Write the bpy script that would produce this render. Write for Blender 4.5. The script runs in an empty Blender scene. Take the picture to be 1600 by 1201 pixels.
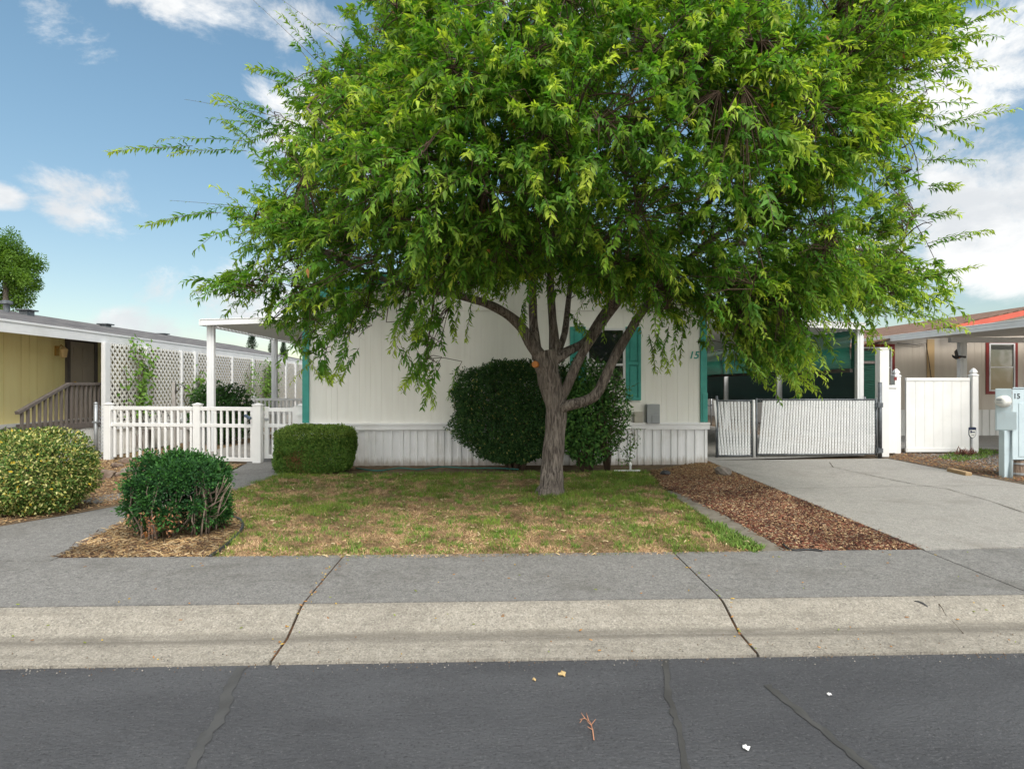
import bpy, bmesh, math, random
import numpy as np
from mathutils import Vector, Matrix
random.seed(7)
RS = np.random.RandomState(11)
S = bpy.context.scene
COL = S.collection
R = math.radians
F, CX, CY, H, YAW = 960.0, 800.0, 600.5, 1.45, R(1.6)

# ------------------------------------------------------------------ helpers
def W(px, py, Y=None, Z=None):
    """measured photo position -> point on the plane y=Y or z=Z"""
    a, b = (px - CX) / F, (CY - py) / F
    dx = a * math.cos(YAW) + math.sin(YAW)
    dy = math.cos(YAW) - a * math.sin(YAW)
    t = (Y / dy) if Y is not None else (Z - H) / b
    return Vector((dx * t, dy * t, H + b * t))
def WX(px, Y): return W(px, 600, Y=Y).x
def WZ(px, py, Y): return W(px, py, Y=Y).z

class MB:
    def __init__(s): s.v = []; s.f = []
    def add(s, vs, fs):
        n = len(s.v); s.v += [tuple(v) for v in vs]; s.f += [tuple(i + n for i in f) for f in fs]
        return s
    def box(s, a, b):
        x0, y0, z0 = a; x1, y1, z1 = b
        return s.add([(x0,y0,z0),(x1,y0,z0),(x1,y1,z0),(x0,y1,z0),(x0,y0,z1),(x1,y0,z1),(x1,y1,z1),(x0,y1,z1)],
              [(0,3,2,1),(4,5,6,7),(0,1,5,4),(1,2,6,5),(2,3,7,6),(3,0,4,7)])
    def bar(s, p, q, w, h, up=(0,0,1)):
        """box beam from p to q, w across, h along up"""
        p, q = Vector(p), Vector(q); d = (q - p).normalized(); u = Vector(up)
        sd = d.cross(u)
        if sd.length < 1e-4: sd = d.cross(Vector((1,0,0)))
        sd.normalize(); u = sd.cross(d).normalized()
        vs = []
        for c in (p, q):
            for (i, j) in ((-1,-1),(1,-1),(1,1),(-1,1)):
                vs.append(c + sd * (i * w / 2) + u * (j * h / 2))
        return s.add(vs, [(0,3,2,1),(4,5,6,7),(0,1,5,4),(1,2,6,5),(2,3,7,6),(3,0,4,7)])
    def tube(s, pts, rad, n=8, cap=True):
        pts = [Vector(p) for p in pts]
        if not hasattr(rad, '__len__'): rad = [rad] * len(pts)
        vs, fs = [], []
        ref = None
        for i, p in enumerate(pts):
            d = (pts[min(i+1, len(pts)-1)] - pts[max(i-1, 0)])
            d = d.normalized() if d.length > 1e-9 else Vector((0,0,1))
            if ref is None:
                ref = Vector((1,0,0)) if abs(d.x) < .8 else Vector((0,1,0))
            a = (ref - d * ref.dot(d))
            a = a.normalized() if a.length > 1e-6 else d.orthogonal().normalized()
            ref = a; b = d.cross(a)
            for k in range(n):
                t = 2 * math.pi * k / n
                vs.append(p + (a * math.cos(t) + b * math.sin(t)) * rad[i])
        for i in range(len(pts) - 1):
            for k in range(n):
                k2 = (k + 1) % n
                fs.append((i*n+k, i*n+k2, (i+1)*n+k2, (i+1)*n+k))
        if cap:
            fs.append(tuple(range(n))[::-1]); fs.append(tuple(range((len(pts)-1)*n, len(pts)*n)))
        return s.add(vs, fs)
    def lathe(s, c, prof, n=16, axis=None):
        """prof: (r, h) list along +z (or axis)"""
        q = Vector((0,0,1)).rotation_difference(Vector(axis)) if axis is not None else None
        vs, fs = [], []
        for (r, h) in prof:
            for k in range(n):
                t = 2*math.pi*k/n
                p = Vector((r*math.cos(t), r*math.sin(t), h))
                if q: p = q @ p
                vs.append(Vector(c) + p)
        for i in range(len(prof)-1):
            for k in range(n):
                k2 = (k+1) % n
                fs.append((i*n+k, i*n+k2, (i+1)*n+k2, (i+1)*n+k))
        fs.append(tuple(range(n))[::-1]); fs.append(tuple(range((len(prof)-1)*n, len(prof)*n)))
        return s.add(vs, fs)
    def sheet(s, pts, thick=0.0):
        """flat polygon (any number of corners), optionally a slab going down by thick"""
        pts = [Vector(p) for p in pts]
        n = len(pts)
        area = sum(pts[i].x*pts[(i+1)%n].y - pts[(i+1)%n].x*pts[i].y for i in range(n))
        if area < 0: pts = pts[::-1]
        if thick <= 0: return s.add(pts, [tuple(range(n))])
        low = [p - Vector((0,0,thick)) for p in pts]
        fs = [tuple(range(n)), tuple(range(2*n-1, n-1, -1))]
        fs += [(i, n+i, n+(i+1)%n, (i+1)%n) for i in range(n)]
        return s.add(pts + low, fs)
    def prism(s, poly, d):
        """poly: 3-D outline, extruded by vector d"""
        n = len(poly); d = Vector(d); P = [Vector(p) for p in poly]
        fs = [tuple(range(n))[::-1], tuple(range(n, 2*n))]
        fs += [(i, (i+1)%n, n+(i+1)%n, n+i) for i in range(n)]
        return s.add(P + [p + d for p in P], fs)
    def blob(s, c, r, seed=0, rough=.25, sub=2):
        bm = bmesh.new(); bmesh.ops.create_icosphere(bm, subdivisions=sub, radius=1)
        rr = random.Random(seed); k = [Vector((rr.uniform(-1,1), rr.uniform(-1,1), rr.uniform(-1,1))) * 2.3 for _ in range(5)]
        vs = []
        for v in bm.verts:
            f = 1 + rough * sum(math.sin(v.co.dot(q) * 1.7 + i) for i, q in enumerate(k)) / 3
            vs.append((c[0] + v.co.x*r[0]*f, c[1] + v.co.y*r[1]*f, c[2] + v.co.z*r[2]*f))
        fs = [tuple(v.index for v in f.verts) for f in bm.faces]; bm.free()
        return s.add(vs, fs)

def off(parent):
    o = Vector((0,0,0))
    while parent is not None:
        o += parent.location; parent = parent.parent
    return o
def put(name, mb, mat, parent=None, bev=0, smooth=False, label=None):
    me = bpy.data.meshes.new(name); o = off(parent)
    me.from_pydata([(v[0]-o.x, v[1]-o.y, v[2]-o.z) for v in mb.v], [], mb.f)
    bm = bmesh.new(); bm.from_mesh(me); bmesh.ops.recalc_face_normals(bm, faces=bm.faces); bm.to_mesh(me); bm.free()
    me.materials.append(mat)
    if smooth: me.polygons.foreach_set('use_smooth', [True]*len(me.polygons))
    ob = bpy.data.objects.new(name, me); COL.objects.link(ob); ob.parent = parent
    if bev:
        m = ob.modifiers.new('Bevel', 'BEVEL'); m.width = bev; m.segments = 2; m.limit_method = 'ANGLE'
    if label: ob['label'] = label
    return ob
def tag(o, label, cat, group=None, kind=None):
    o['label'] = label; o['category'] = cat
    if group: o['group'] = group
    if kind: o['kind'] = kind
    return o
def thing(name, loc, label, cat, group=None):
    o = bpy.data.objects.new(name, None); COL.objects.link(o); o.location = loc; o.empty_display_size = .1
    return tag(o, label, cat, group)
def struct(name, mb, mat, label=None, **k):
    o = put(name, mb, mat, **k); o['kind'] = 'structure'
    if label: o['label'] = label
    return o
def npmesh(name, V, Fc, mat, parent=None, col=None, smooth=False):
    """V (n,3) array, Fc (m,k) array, col (n,3) point colours"""
    o = off(parent); V = np.asarray(V, dtype=np.float32) - np.array([o.x,o.y,o.z], dtype=np.float32)
    Fc = np.asarray(Fc, dtype=np.int32); m, k = Fc.shape
    me = bpy.data.meshes.new(name)
    me.vertices.add(len(V)); me.vertices.foreach_set('co', V.ravel())
    me.loops.add(m*k); me.loops.foreach_set('vertex_index', Fc.ravel())
    me.polygons.add(m); me.polygons.foreach_set('loop_start', np.arange(0, m*k, k, dtype=np.int32))
    if smooth: me.polygons.foreach_set('use_smooth', np.ones(m, dtype=bool))
    me.update(calc_edges=True)
    if col is not None:
        at = me.attributes.new('tint', 'FLOAT_COLOR', 'POINT')
        c4 = np.ones((len(V), 4), dtype=np.float32); c4[:, :3] = col
        at.data.foreach_set('color', c4.ravel())
    me.materials.append(mat)
    ob = bpy.data.objects.new(name, me); COL.objects.link(ob); ob.parent = parent
    return ob
def nrm(a): return a / np.maximum(np.linalg.norm(a, axis=-1, keepdims=True), 1e-9)
def hash3(i, j, k, s):
    h = (i*374761393 + j*668265263 + k*2147483647 + s*1274126177) & 0xffffffff
    h = ((h ^ (h >> 13)) * 1274126177) & 0xffffffff
    return ((h ^ (h >> 16)) & 0xffff) / 65535.0
def vnoise(p, sc, s=0):
    p = np.asarray(p, dtype=np.float64) * sc
    i = np.floor(p).astype(np.int64); f = p - i; f = f*f*(3-2*f); r = 0
    for a in (0,1):
        for b in (0,1):
            for c in (0,1):
                w = (f[:,0] if a else 1-f[:,0])*(f[:,1] if b else 1-f[:,1])*(f[:,2] if c else 1-f[:,2])
                r = r + w*hash3(i[:,0]+a, i[:,1]+b, i[:,2]+c, s)
    return r
def inpoly(x, y, P):
    x = np.asarray(x); y = np.asarray(y); r = np.zeros(x.shape, bool); n = len(P)
    for i in range(n):
        x0, y0 = P[i][:2]; x1, y1 = P[(i+1) % n][:2]
        if y0 == y1: continue
        c = ((y0 > y) != (y1 > y)) & (x < (x1-x0)*(y-y0)/(y1-y0)+x0)
        r ^= c
    return r
def edgedist(x, y, P):
    d = np.full(x.shape, 1e9); n = len(P)
    for i in range(n):
        a = np.array(P[i][:2], float); b = np.array(P[(i+1) % n][:2], float); ab = b-a
        t = np.clip(((x-a[0])*ab[0]+(y-a[1])*ab[1])/max(ab@ab,1e-9), 0, 1)
        d = np.minimum(d, np.hypot(x-a[0]-t*ab[0], y-a[1]-t*ab[1]))
    return d

# ------------------------------------------------------------------ materials
class G:
    """tiny node builder"""
    def __init__(s, nt): s.nt = nt; s.l = nt.links
    def n(s, t, **k):
        nd = s.nt.nodes.new(t)
        for a, v in k.items(): setattr(nd, a, v)
        return nd
    def set(s, sock, v):
        if isinstance(v, bpy.types.NodeSocket): s.l.new(v, sock)
        elif v is not None: sock.default_value = v
    def m(s, op, a, b=None, c=None, clamp=False):
        nd = s.n('ShaderNodeMath', operation=op, use_clamp=clamp)
        for i, v in enumerate((a, b, c)):
            if v is not None: s.set(nd.inputs[i], v)
        return nd.outputs[0]
    def noise(s, vec, sc, det=4, rough=.55, dist=0):
        nd = s.n('ShaderNodeTexNoise'); s.set(nd.inputs['Vector'], vec)
        nd.inputs['Scale'].default_value = sc; nd.inputs['Detail'].default_value = det
        nd.inputs['Roughness'].default_value = rough; nd.inputs['Distortion'].default_value = dist
        return nd.outputs[0]
    def ramp(s, f, lo, hi, a=0.0, b=1.0, smooth=True):
        nd = s.n('ShaderNodeMapRange', interpolation_type='SMOOTHSTEP' if smooth else 'LINEAR')
        s.set(nd.inputs[0], f)
        for i, v in enumerate((lo, hi, a, b)): nd.inputs[i+1].default_value = v
        return nd.outputs[0]
    def mix(s, f, a, b, mode='MIX'):
        nd = s.n('ShaderNodeMix', data_type='RGBA', blend_type=mode)
        s.set(nd.inputs[0], f)
        for sock, v in ((nd.inputs[6], a), (nd.inputs[7], b)):
            s.set(sock, v if isinstance(v, bpy.types.NodeSocket) else (*v, 1))
        return nd.outputs[2]
    def scale(s, vec, v):
        nd = s.n('ShaderNodeVectorMath', operation='MULTIPLY'); s.l.new(vec, nd.inputs[0]); nd.inputs[1].default_value = v
        return nd.outputs[0]
    def bump(s, h, strength, dist=.01):
        nd = s.n('ShaderNodeBump'); s.l.new(h, nd.inputs['Height']); nd.inputs['Strength'].default_value = strength
        nd.inputs['Distance'].default_value = dist
        return nd.outputs[0]
def newmat(name):
    m = bpy.data.materials.new(name); m.use_nodes = True
    g = G(m.node_tree); b = m.node_tree.nodes['Principled BSDF']
    tc = g.n('ShaderNodeTexCoord').outputs['Object']
    return m, g, b, tc
def M(name, c1, c2=None, sc=6.0, rough=.6, bump=.0, bsc=60, metal=0, stretch=(1,1,1), c3=None, sc3=1.0, spec=.4, amt3=.5, bdist=.004):
    """two-tone noise mottling, optional large stains (c3) and a fine bump"""
    m, g, b, tc = newmat(name)
    v = g.scale(tc, stretch)
    col = g.mix(g.ramp(g.noise(v, sc), .35, .65), c1, c2 or tuple(x*.88 for x in c1))
    if c3: col = g.mix(g.ramp(g.noise(tc, sc3, 5, .6), .5, .75, 0, amt3), col, c3)
    g.set(b.inputs['Base Color'], col)
    b.inputs['Roughness'].default_value = rough; b.inputs['Metallic'].default_value = metal
    b.inputs['Specular IOR Level'].default_value = spec
    if bump: g.set(b.inputs['Normal'], g.bump(g.noise(v, bsc, 3), bump, bdist))
    return m
def leafmat(name, gloss=.45, trans=.35, tcol=(1.25, 1.25, .55)):
    m, g, b, tc = newmat(name)
    at = g.n('ShaderNodeAttribute', attribute_name='tint').outputs['Color']
    g.set(b.inputs['Base Color'], at); b.inputs['Roughness'].default_value = gloss
    b.inputs['Specular IOR Level'].default_value = .22
    tr = g.n('ShaderNodeBsdfTranslucent'); g.set(tr.inputs[0], g.mix(1.0, at, tcol, 'MULTIPLY'))
    mx = g.n('ShaderNodeMixShader'); mx.inputs[0].default_value = trans
    g.l.new(b.outputs[0], mx.inputs[1]); g.l.new(tr.outputs[0], mx.inputs[2])
    g.l.new(mx.outputs[0], m.node_tree.nodes['Material Output'].inputs[0])
    return m
def tintmat(name, rough=.85):
    m, g, b, tc = newmat(name)
    g.set(b.inputs['Base Color'], g.n('ShaderNodeAttribute', attribute_name='tint').outputs['Color'])
    b.inputs['Roughness'].default_value = rough; b.inputs['Specular IOR Level'].default_value = .2
    return m

def concrete(name, base, dark, light, agg=.5, stain=(.12,.115,.105), st=.45):
    m, g, b, tc = newmat(name)
    n1 = g.noise(tc, 1.3, 8, .68, .5); n2 = g.noise(tc, 11, 6, .7); n3 = g.noise(tc, 85, 3, .7); n4 = g.noise(tc, 30, 4, .75)
    c = g.mix(g.ramp(n2, .3, .7), dark, base)
    c = g.mix(g.ramp(n4, .45, .62, 0, agg), c, light)
    c = g.mix(g.ramp(n3, .53, .66, 0, .6), c, tuple(x*.36 for x in dark))
    c = g.mix(g.ramp(n3, .45, .34, 0, .5), c, tuple(min(1,x*1.4) for x in light))
    c = g.mix(g.ramp(n1, .48, .72, 0, st), c, stain)
    if name.startswith('kerb'):      # grime washed along the flow line
        z = g.n('ShaderNodeSeparateXYZ'); g.l.new(tc, z.inputs[0])
        st_ = g.noise(g.scale(tc, (.6, 9, 9)), 2.2, 4, .6)
        c = g.mix(g.m('MULTIPLY', g.m('MULTIPLY', g.ramp(z.outputs[2], -.080, -.099, 0, .7), g.ramp(z.outputs[2], -.1075, -.1035, 0, 1)), g.ramp(st_, .3, .6, .35, 1)), c, (.115,.105,.09))
        c = g.mix(g.ramp(st_, .5, .72, 0, .45), c, (.16,.145,.12))
    g.set(b.inputs['Base Color'], c); b.inputs['Roughness'].default_value = .9; b.inputs['Specular IOR Level'].default_value = .25
    h = g.m('ADD', n3, g.m('MULTIPLY', n4, .8))
    g.set(b.inputs['Normal'], g.bump(h, .8, .009))
    return m
def asphalt():
    m, g, b, tc = newmat('asphalt')
    st = g.scale(tc, (1.0, 2.6, 1)); n0 = g.noise(st, .45, 6, .6, .3)
    n1 = g.noise(tc, 4.0, 7, .7, .4); n2 = g.noise(st, 24, 6, .8, .9); n3 = g.noise(tc, 80, 3, .7)
    c = g.mix(g.ramp(n0, .35, .65), (.066,.068,.075), (.094,.097,.105))
    c = g.mix(g.ramp(n1, .52, .75, 0, .5), c, (.050,.050,.053))
    c = g.mix(g.ramp(n2, .5, .68, 0, .55), c, (.105,.107,.115)); c = g.mix(g.ramp(n2, .47, .33, 0, .6), c, (.034,.034,.037))
    c = g.mix(g.ramp(n3, .6, .68, 0, .7), c, (.17,.17,.175))
    c = g.mix(g.ramp(n3, .42, .34, 0, .7), c, (.025,.025,.028))
    g.set(b.inputs['Base Color'], c); b.inputs['Roughness'].default_value = .72; b.inputs['Specular IOR Level'].default_value = .35
    g.set(b.inputs['Normal'], g.bump(g.m('ADD', n3, g.m('MULTIPLY', n2, 1.8)), .9, .011))
    return m
def bark(name, lo, hi, furrow=14):
    m, g, b, tc = newmat(name)
    v = g.scale(tc, (furrow, furrow, 2.0)); n = g.noise(v, 2.3, 7, .7, 1.0); n2 = g.noise(tc, 4, 4)
    c = g.mix(g.ramp(n, .38, .62), tuple(x*.42 for x in lo), hi); c = g.mix(g.ramp(n2, .4, .7, 0, .6), c, lo)
    g.set(b.inputs['Base Color'], c); b.inputs['Roughness'].default_value = .9; b.inputs['Specular IOR Level'].default_value = .2
    g.set(b.inputs['Normal'], g.bump(n, 1.0, .03))
    return m
def glass(name, tint=(.02,.024,.026)):
    m, g, b, tc = newmat(name)
    g.set(b.inputs['Base Color'], (*tint, 1)); b.inputs['Roughness'].default_value = .03
    b.inputs['Specular IOR Level'].default_value = .5; b.inputs['IOR'].default_value = 2.1
    g.set(b.inputs['Normal'], g.bump(g.noise(tc, 1.4, 2), .08, .05))
    return m
def cloth(name, c, open_=.25, fold=0.0):
    """woven shade fabric: partly see-through weave, folds as bump"""
    m, g, b, tc = newmat(name)
    n = g.noise(g.scale(tc, (1, .35, 6)), 2.0, 4)
    g.set(b.inputs['Base Color'], g.mix(g.ramp(n, .35, .65), c, tuple(x*.6 for x in c))); b.inputs['Roughness'].default_value = .8
    if fold:
        w = g.n('ShaderNodeTexWave'); g.l.new(g.scale(tc, (1,1,1)), w.inputs[0]); w.bands_direction = 'Z'; w.inputs['Scale'].default_value = 6
        w.inputs['Distortion'].default_value = 6
        g.set(b.inputs['Normal'], g.bump(w.outputs[1], fold, .02))
    tl = g.n('ShaderNodeBsdfTranslucent'); tl.inputs[0].default_value = (*[min(1, x*1.8) for x in c], 1)
    m1 = g.n('ShaderNodeMixShader'); m1.inputs[0].default_value = .45
    g.l.new(b.outputs[0], m1.inputs[1]); g.l.new(tl.outputs[0], m1.inputs[2])
    tp = g.n('ShaderNodeBsdfTransparent'); m2 = g.n('ShaderNodeMixShader'); m2.inputs[0].default_value = open_
    g.l.new(m1.outputs[0], m2.inputs[1]); g.l.new(tp.outputs[0], m2.inputs[2])
    g.l.new(m2.outputs[0], m.node_tree.nodes['Material Output'].inputs[0])
    return m
def shingle(name, c1, c2):
    m, g, b, tc = newmat(name)
    br = g.n('ShaderNodeTexBrick'); g.l.new(g.scale(tc, (1,1,1)), br.inputs[0])
    # rows run along y (the house length), courses climb in x
    sw = g.n('ShaderNodeCombineXYZ'); sp = g.n('ShaderNodeSeparateXYZ'); g.l.new(tc, sp.inputs[0])
    g.l.new(sp.outputs[1], sw.inputs[0]); g.l.new(sp.outputs[0], sw.inputs[1]); g.l.new(sw.outputs[0], br.inputs[0])
    br.inputs['Scale'].default_value = 1; br.inputs['Brick Width'].default_value = .3; br.inputs['Row Height'].default_value = .14
    br.inputs['Mortar Size'].default_value = .008; br.inputs['Color1'].default_value = (*c1,1); br.inputs['Color2'].default_value = (*c2,1)
    br.inputs['Mortar'].default_value = (*[x*.35 for x in c1],1)
    c = g.mix(g.ramp(g.noise(tc, 1.2, 5), .35, .7, 0, .55), br.outputs[0], c2)
    g.set(b.inputs['Base Color'], c); b.inputs['Roughness'].default_value = .95; b.inputs['Specular IOR Level'].default_value = .15
    g.set(b.inputs['Normal'], g.bump(g.noise(tc, 70, 2), .5, .006))
    return m

m_asph = asphalt()
m_walk = concrete('sidewalk_concrete', (.195,.192,.185), (.14,.138,.133), (.28,.272,.258), stain=(.10,.095,.085), st=.6)
m_kerb = concrete('kerb_concrete', (.29,.266,.225), (.22,.203,.173), (.37,.345,.298), stain=(.13,.118,.10), st=.6)
m_drive = concrete('driveway_concrete', (.315,.30,.275), (.26,.25,.232), (.39,.375,.345), .4, stain=(.20,.185,.165), st=.55)
m_soil = M('soil', (.115,.078,.05), (.17,.125,.08), 7, .95, .8, 45, c3=(.06,.042,.03), sc3=2.5, spec=.1, bdist=.02)
m_thatch = M('thatch_soil', (.30,.20,.11), (.17,.12,.065), 14, .95, .9, 60, c3=(.10,.115,.035), sc3=1.3, spec=.1, bdist=.02)
m_mulch = M('mulch_soil', (.085,.04,.026), (.05,.027,.019), 22, .95, 1, 50, spec=.1, bdist=.02)
m_gravelbed = M('gravel_soil', (.15,.12,.09), (.09,.075,.06), 18, .95, 1, 45, c3=(.16,.10,.05), sc3=1.5, spec=.1, bdist=.02)
m_crack = M('crack_dirt', (.035,.028,.022), (.06,.042,.028), 30, .95, spec=.1)
m_rustdirt = M('joint_dirt', (.10,.055,.03), (.035,.026,.02), 16, .95, spec=.1)
m_patch = M('sealant', (.046,.045,.044), (.062,.061,.06), 9, .55, .5, 40, stretch=(1,.5,1), spec=.45)
m_side = M('siding_paint', (.86,.85,.805), (.83,.815,.77), 1.6, .6, .25, 30, stretch=(6,6,.6), c3=(.72,.70,.645), sc3=.9, amt3=.35)
m_skirt = M('vinyl_skirt', (.87,.87,.885), (.83,.83,.845), 3, .45, c3=(.55,.52,.46), sc3=2.2, amt3=.3)
def splash(m, col, top):
    nt_ = m.node_tree; g = G(nt_); b = nt_.nodes['Principled BSDF']; tc = [n_ for n_ in nt_.nodes if n_.type == 'TEX_COORD'][0].outputs['Object']
    z = g.n('ShaderNodeSeparateXYZ'); g.l.new(tc, z.inputs[0]); old = b.inputs['Base Color'].links[0].from_socket
    f = g.m('ADD', z.outputs[2], g.m('MULTIPLY', g.m('SUBTRACT', g.noise(g.scale(tc, (5,5,1.5)), 3.0, 5, .65), .5), -top*1.8))
    g.set(b.inputs['Base Color'], g.mix(g.ramp(f, top, 0, 0, .65), old, col))
splash(m_skirt, (.30,.235,.17), .16)
m_white = M('white_vinyl', (.80,.80,.79), (.76,.76,.75), 3, .4, c3=(.62,.61,.57), sc3=1.7, amt3=.35)
m_trimw = M('white_metal', (.74,.75,.76), (.70,.71,.72), 3, .4, c3=(.55,.55,.53), sc3=2, amt3=.35)
m_lat = M('lattice_paint', (.78,.77,.74), (.72,.71,.67), 5, .55)
m_soffit = M('soffit_metal', (.70,.695,.67), (.65,.645,.62), 2, .5)
m_teal = M('teal_paint', (.055,.33,.285), (.045,.285,.245), 5, .55, .2, 40, c3=(.12,.36,.32), sc3=3, amt3=.4)
m_yellow = M('yellow_siding', (.87,.76,.37), (.84,.72,.34), 1.5, .6, .2, 30, stretch=(4,4,.6))
m_greyw = M('grey_wood_paint', (.135,.115,.105), (.105,.09,.082), 6, .7, .4, 50, stretch=(6,6,1))
m_weath = M('weathered_wood', (.40,.38,.36), (.30,.28,.26), 9, .8, .5, 40, stretch=(5,5,1))
m_door = M('door_taupe', (.40,.34,.27), (.37,.315,.25), 3, .5)
m_galv = M('galvanised_steel', (.42,.44,.46), (.34,.36,.38), 12, .45, metal=.6)
m_dsteel = M('dark_steel', (.16,.175,.19), (.11,.12,.13), 12, .5, metal=.5)
m_slat = M('slat_plastic', (.84,.85,.85), (.78,.79,.79), 6, .45)
m_green = cloth('green_shade_cloth', (.012,.095,.062), .10, .5)
m_greend = cloth('dark_shade_cloth', (.004,.013,.011), .02)
m_grshg = shingle('grey_shingles', (.20,.195,.19), (.085,.08,.085))
m_brshg = shingle('brown_shingles', (.23,.145,.105), (.15,.095,.07))
m_mainrf = shingle('main_shingles', (.20,.19,.18), (.14,.135,.13))
m_tan = M('tan_siding', (.53,.475,.41), (.50,.445,.38), 1.5, .6, stretch=(6,6,.6))
m_tand = M('tan_board', (.50,.35,.185), (.46,.32,.165), 3, .6)
m_redw = M('red_window_trim', (.23,.026,.022), (.20,.022,.02), 5, .55)
m_redr = M('red_rake_paint', (.50,.095,.06), (.45,.085,.055), 3, .55)
m_grey = M('grey_box_paint', (.34,.36,.375), (.31,.33,.345), 4, .5)
m_beige = M('beige_box', (.45,.43,.37), (.41,.39,.335), 5, .6)
m_bluebox = M('pale_blue_metal', (.50,.595,.635), (.46,.555,.60), 2.5, .45, c3=(.40,.45,.46), sc3=5, amt3=.4)
m_glass = glass('window_glass')
m_glasst = glass('clear_glass', (.05,.055,.05))
m_dark = M('dark_interior', (.018,.018,.018), rough=.9)
m_black = M('black_plastic', (.02,.02,.021), (.028,.028,.03), 20, .45)
m_rock = M('rock', (.24,.19,.15), (.15,.11,.085), 7, .9, .9, 18, c3=(.11,.06,.045), sc3=4, spec=.2, bdist=.02)
m_rockg = M('grey_rock', (.22,.19,.165), (.14,.125,.11), 9, .9, .9, 22, spec=.2, bdist=.02)
m_bark = bark('tree_bark', (.155,.128,.110), (.30,.258,.222))
m_twig = M('twig_bark', (.10,.065,.042), (.07,.045,.032), 20, .9)
m_gtwig = M('grey_twig', (.30,.235,.19), (.20,.15,.12), 20, .9)
m_cut = M('cut_wood', (.55,.22,.06), (.45,.17,.05), 9, .8)
m_leaf = leafmat('tree_leaf', .5, .5)
m_shrubleaf = leafmat('shrub_leaf', .6, .2)
m_tint = tintmat('ground_litter')
m_hose = M('hose_teal', (.03,.15,.13), (.025,.12,.105), 30, .5)
m_brass = M('brass', (.55,.36,.11), (.48,.30,.09), 20, .3, metal=.8)
m_meter = M('meter_white', (.72,.72,.69), (.66,.66,.63), 9, .3)
m_wood = M('post_timber', (.34,.25,.19), (.22,.16,.12), 10, .9, .9, 25, stretch=(5,5,.8), bdist=.015)
m_navy = M('navy_print', (.012,.022,.06), rough=.5)
m_sign = M('sign_face', (.70,.70,.66), rough=.4)
m_ink = M('black_ink', (.012,.012,.013), rough=.6)
m_blueg = M('slate_plastic', (.08,.12,.18), (.06,.09,.14), 10, .35)
m_rustleaf = M('dry_leaf_red', (.42,.22,.13), (.33,.15,.09), 30, .8)
m_tanleaf = M('dry_leaf_tan', (.50,.37,.18), (.42,.29,.13), 40, .8)

# ------------------------------------------------------------------ ground, road, pavement
YR, YG, YB, YS = 3.52, 3.80, 4.12, 5.23       # road edge, flow line, kerb back, pavement back
SK = .0075
def skew(mb):
    mb.v = [(v[0], v[1]+SK*v[0], v[2]) for v in mb.v]; return mb
def strip(prof, x0, x1, n=1):
    mb = MB()
    xs = [x0 + (x1-x0)*i/n for i in range(n+1)]
    for i in range(n):
        for (a, b) in zip(prof[:-1], prof[1:]):
            mb.add([(xs[i],a[0],a[1]),(xs[i+1],a[0],a[1]),(xs[i+1],b[0],b[1]),(xs[i],b[0],b[1])], [(0,1,2,3)])
    return mb
struct('ground', strip([(-60,-.30),(3.3,-.30),(3.9,-.30),(4.5,-.15),(5.0,-.10),(5.25,-.025),(9,-.02),(400,-.02)], -300, 300), m_soil)
struct('road', skew(strip([(-9,-.16),(-3,-.06),(.5,-.085),(YR+.004,-.135)], -60, 60)), m_asph)
JX = [-60, -9.7, -6.9, -4.08, -1.27, 1.53, 4.35, 7.15, 60]
kb = MB(); wk = MB()
g_ = .009
for a, b in zip(JX[:-1], JX[1:]):
    prof = [(YR-.004,-.25),(YR,-.118),(YG-.03,-.104),(YG,-.102),(YG+.05,-.088),(YB-.1,-.022),(YB-.05,-.006),(YB-.006,-.001),(YB-.005,-.2)]
    s_ = strip(prof, a+g_, b-g_)
    kb.add(s_.v, s_.f)
    for xx in (a+g_, b-g_):
        kb.add([(xx, y, z) for y, z in prof], [tuple(range(len(prof)))])
struct('kerb', skew(kb), m_kerb)
for a, b in zip([-60, -4.08, -1.27, 1.53, 3.72], [-4.08, -1.27, 1.53, 3.72, 60]):
    wk.sheet([(a+g_*.7, YB+.006, 0), (b-g_*.7, YB+.006, 0), (b-g_*.7, YS, .012), (a+g_*.7, YS, .012)], .08)
struct('sidewalk', skew(wk), m_walk)
# dirt packed in the joints
jd = MB()
for x in (-1.27, 1.53):
    jd.sheet([(x-.02, YR+.03, -.125), (x+.02, YR+.03, -.125), (x+.02, YG, -.109), (x-.02, YG, -.109)])
    jd.sheet([(x-.02, YG, -.109), (x+.02, YG, -.109), (x+.02, YB, -.012), (x-.02, YB, -.012)])
for x in (-1.27, 1.53, 3.72):
    jd.sheet([(x-.02, YB, -.008), (x+.02, YB, -.008), (x+.02, YS, .004), (x-.02, YS, .004)])
jd.sheet([(-40, YB-.02, -.012), (40, YB-.02, -.012), (40, YB+.02, -.008), (-40, YB+.02, -.008)])
struct('pavement_joint_dirt', skew(jd), m_rustdirt)
def road_z(y): return -.085 - (y-.5)/(YR-.5)*.05 if y > .5 else -.06-(y+3)/3.5*.025
def ribbon(pts, wid, dz=.004, zf=None, jag=.25, seed=0, sub=6):
    rr = random.Random(seed); mb = MB(); P = []
    for (a, b) in zip(pts[:-1], pts[1:]):
        for i in range(sub): P.append(Vector(a).lerp(Vector(b), i/sub))
    P.append(Vector(pts[-1])); vs = []
    for i, p in enumerate(P):
        d = (P[min(i+1,len(P)-1)] - P[max(i-1,0)]).normalized(); sd = Vector((-d.y, d.x, 0))
        w = wid * (1 + rr.uniform(-jag, jag)); jit = sd * rr.uniform(-jag, jag) * wid * .5
        for sg in (-1, 1):
            q = p + jit + sd*(sg*w/2); q.z = (zf(q.y) if zf else p.z) + dz; vs.append(q)
    return mb.add(vs, [(2*i, 2*i+1, 2*i+3, 2*i+2) for i in range(len(P)-1)])
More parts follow.
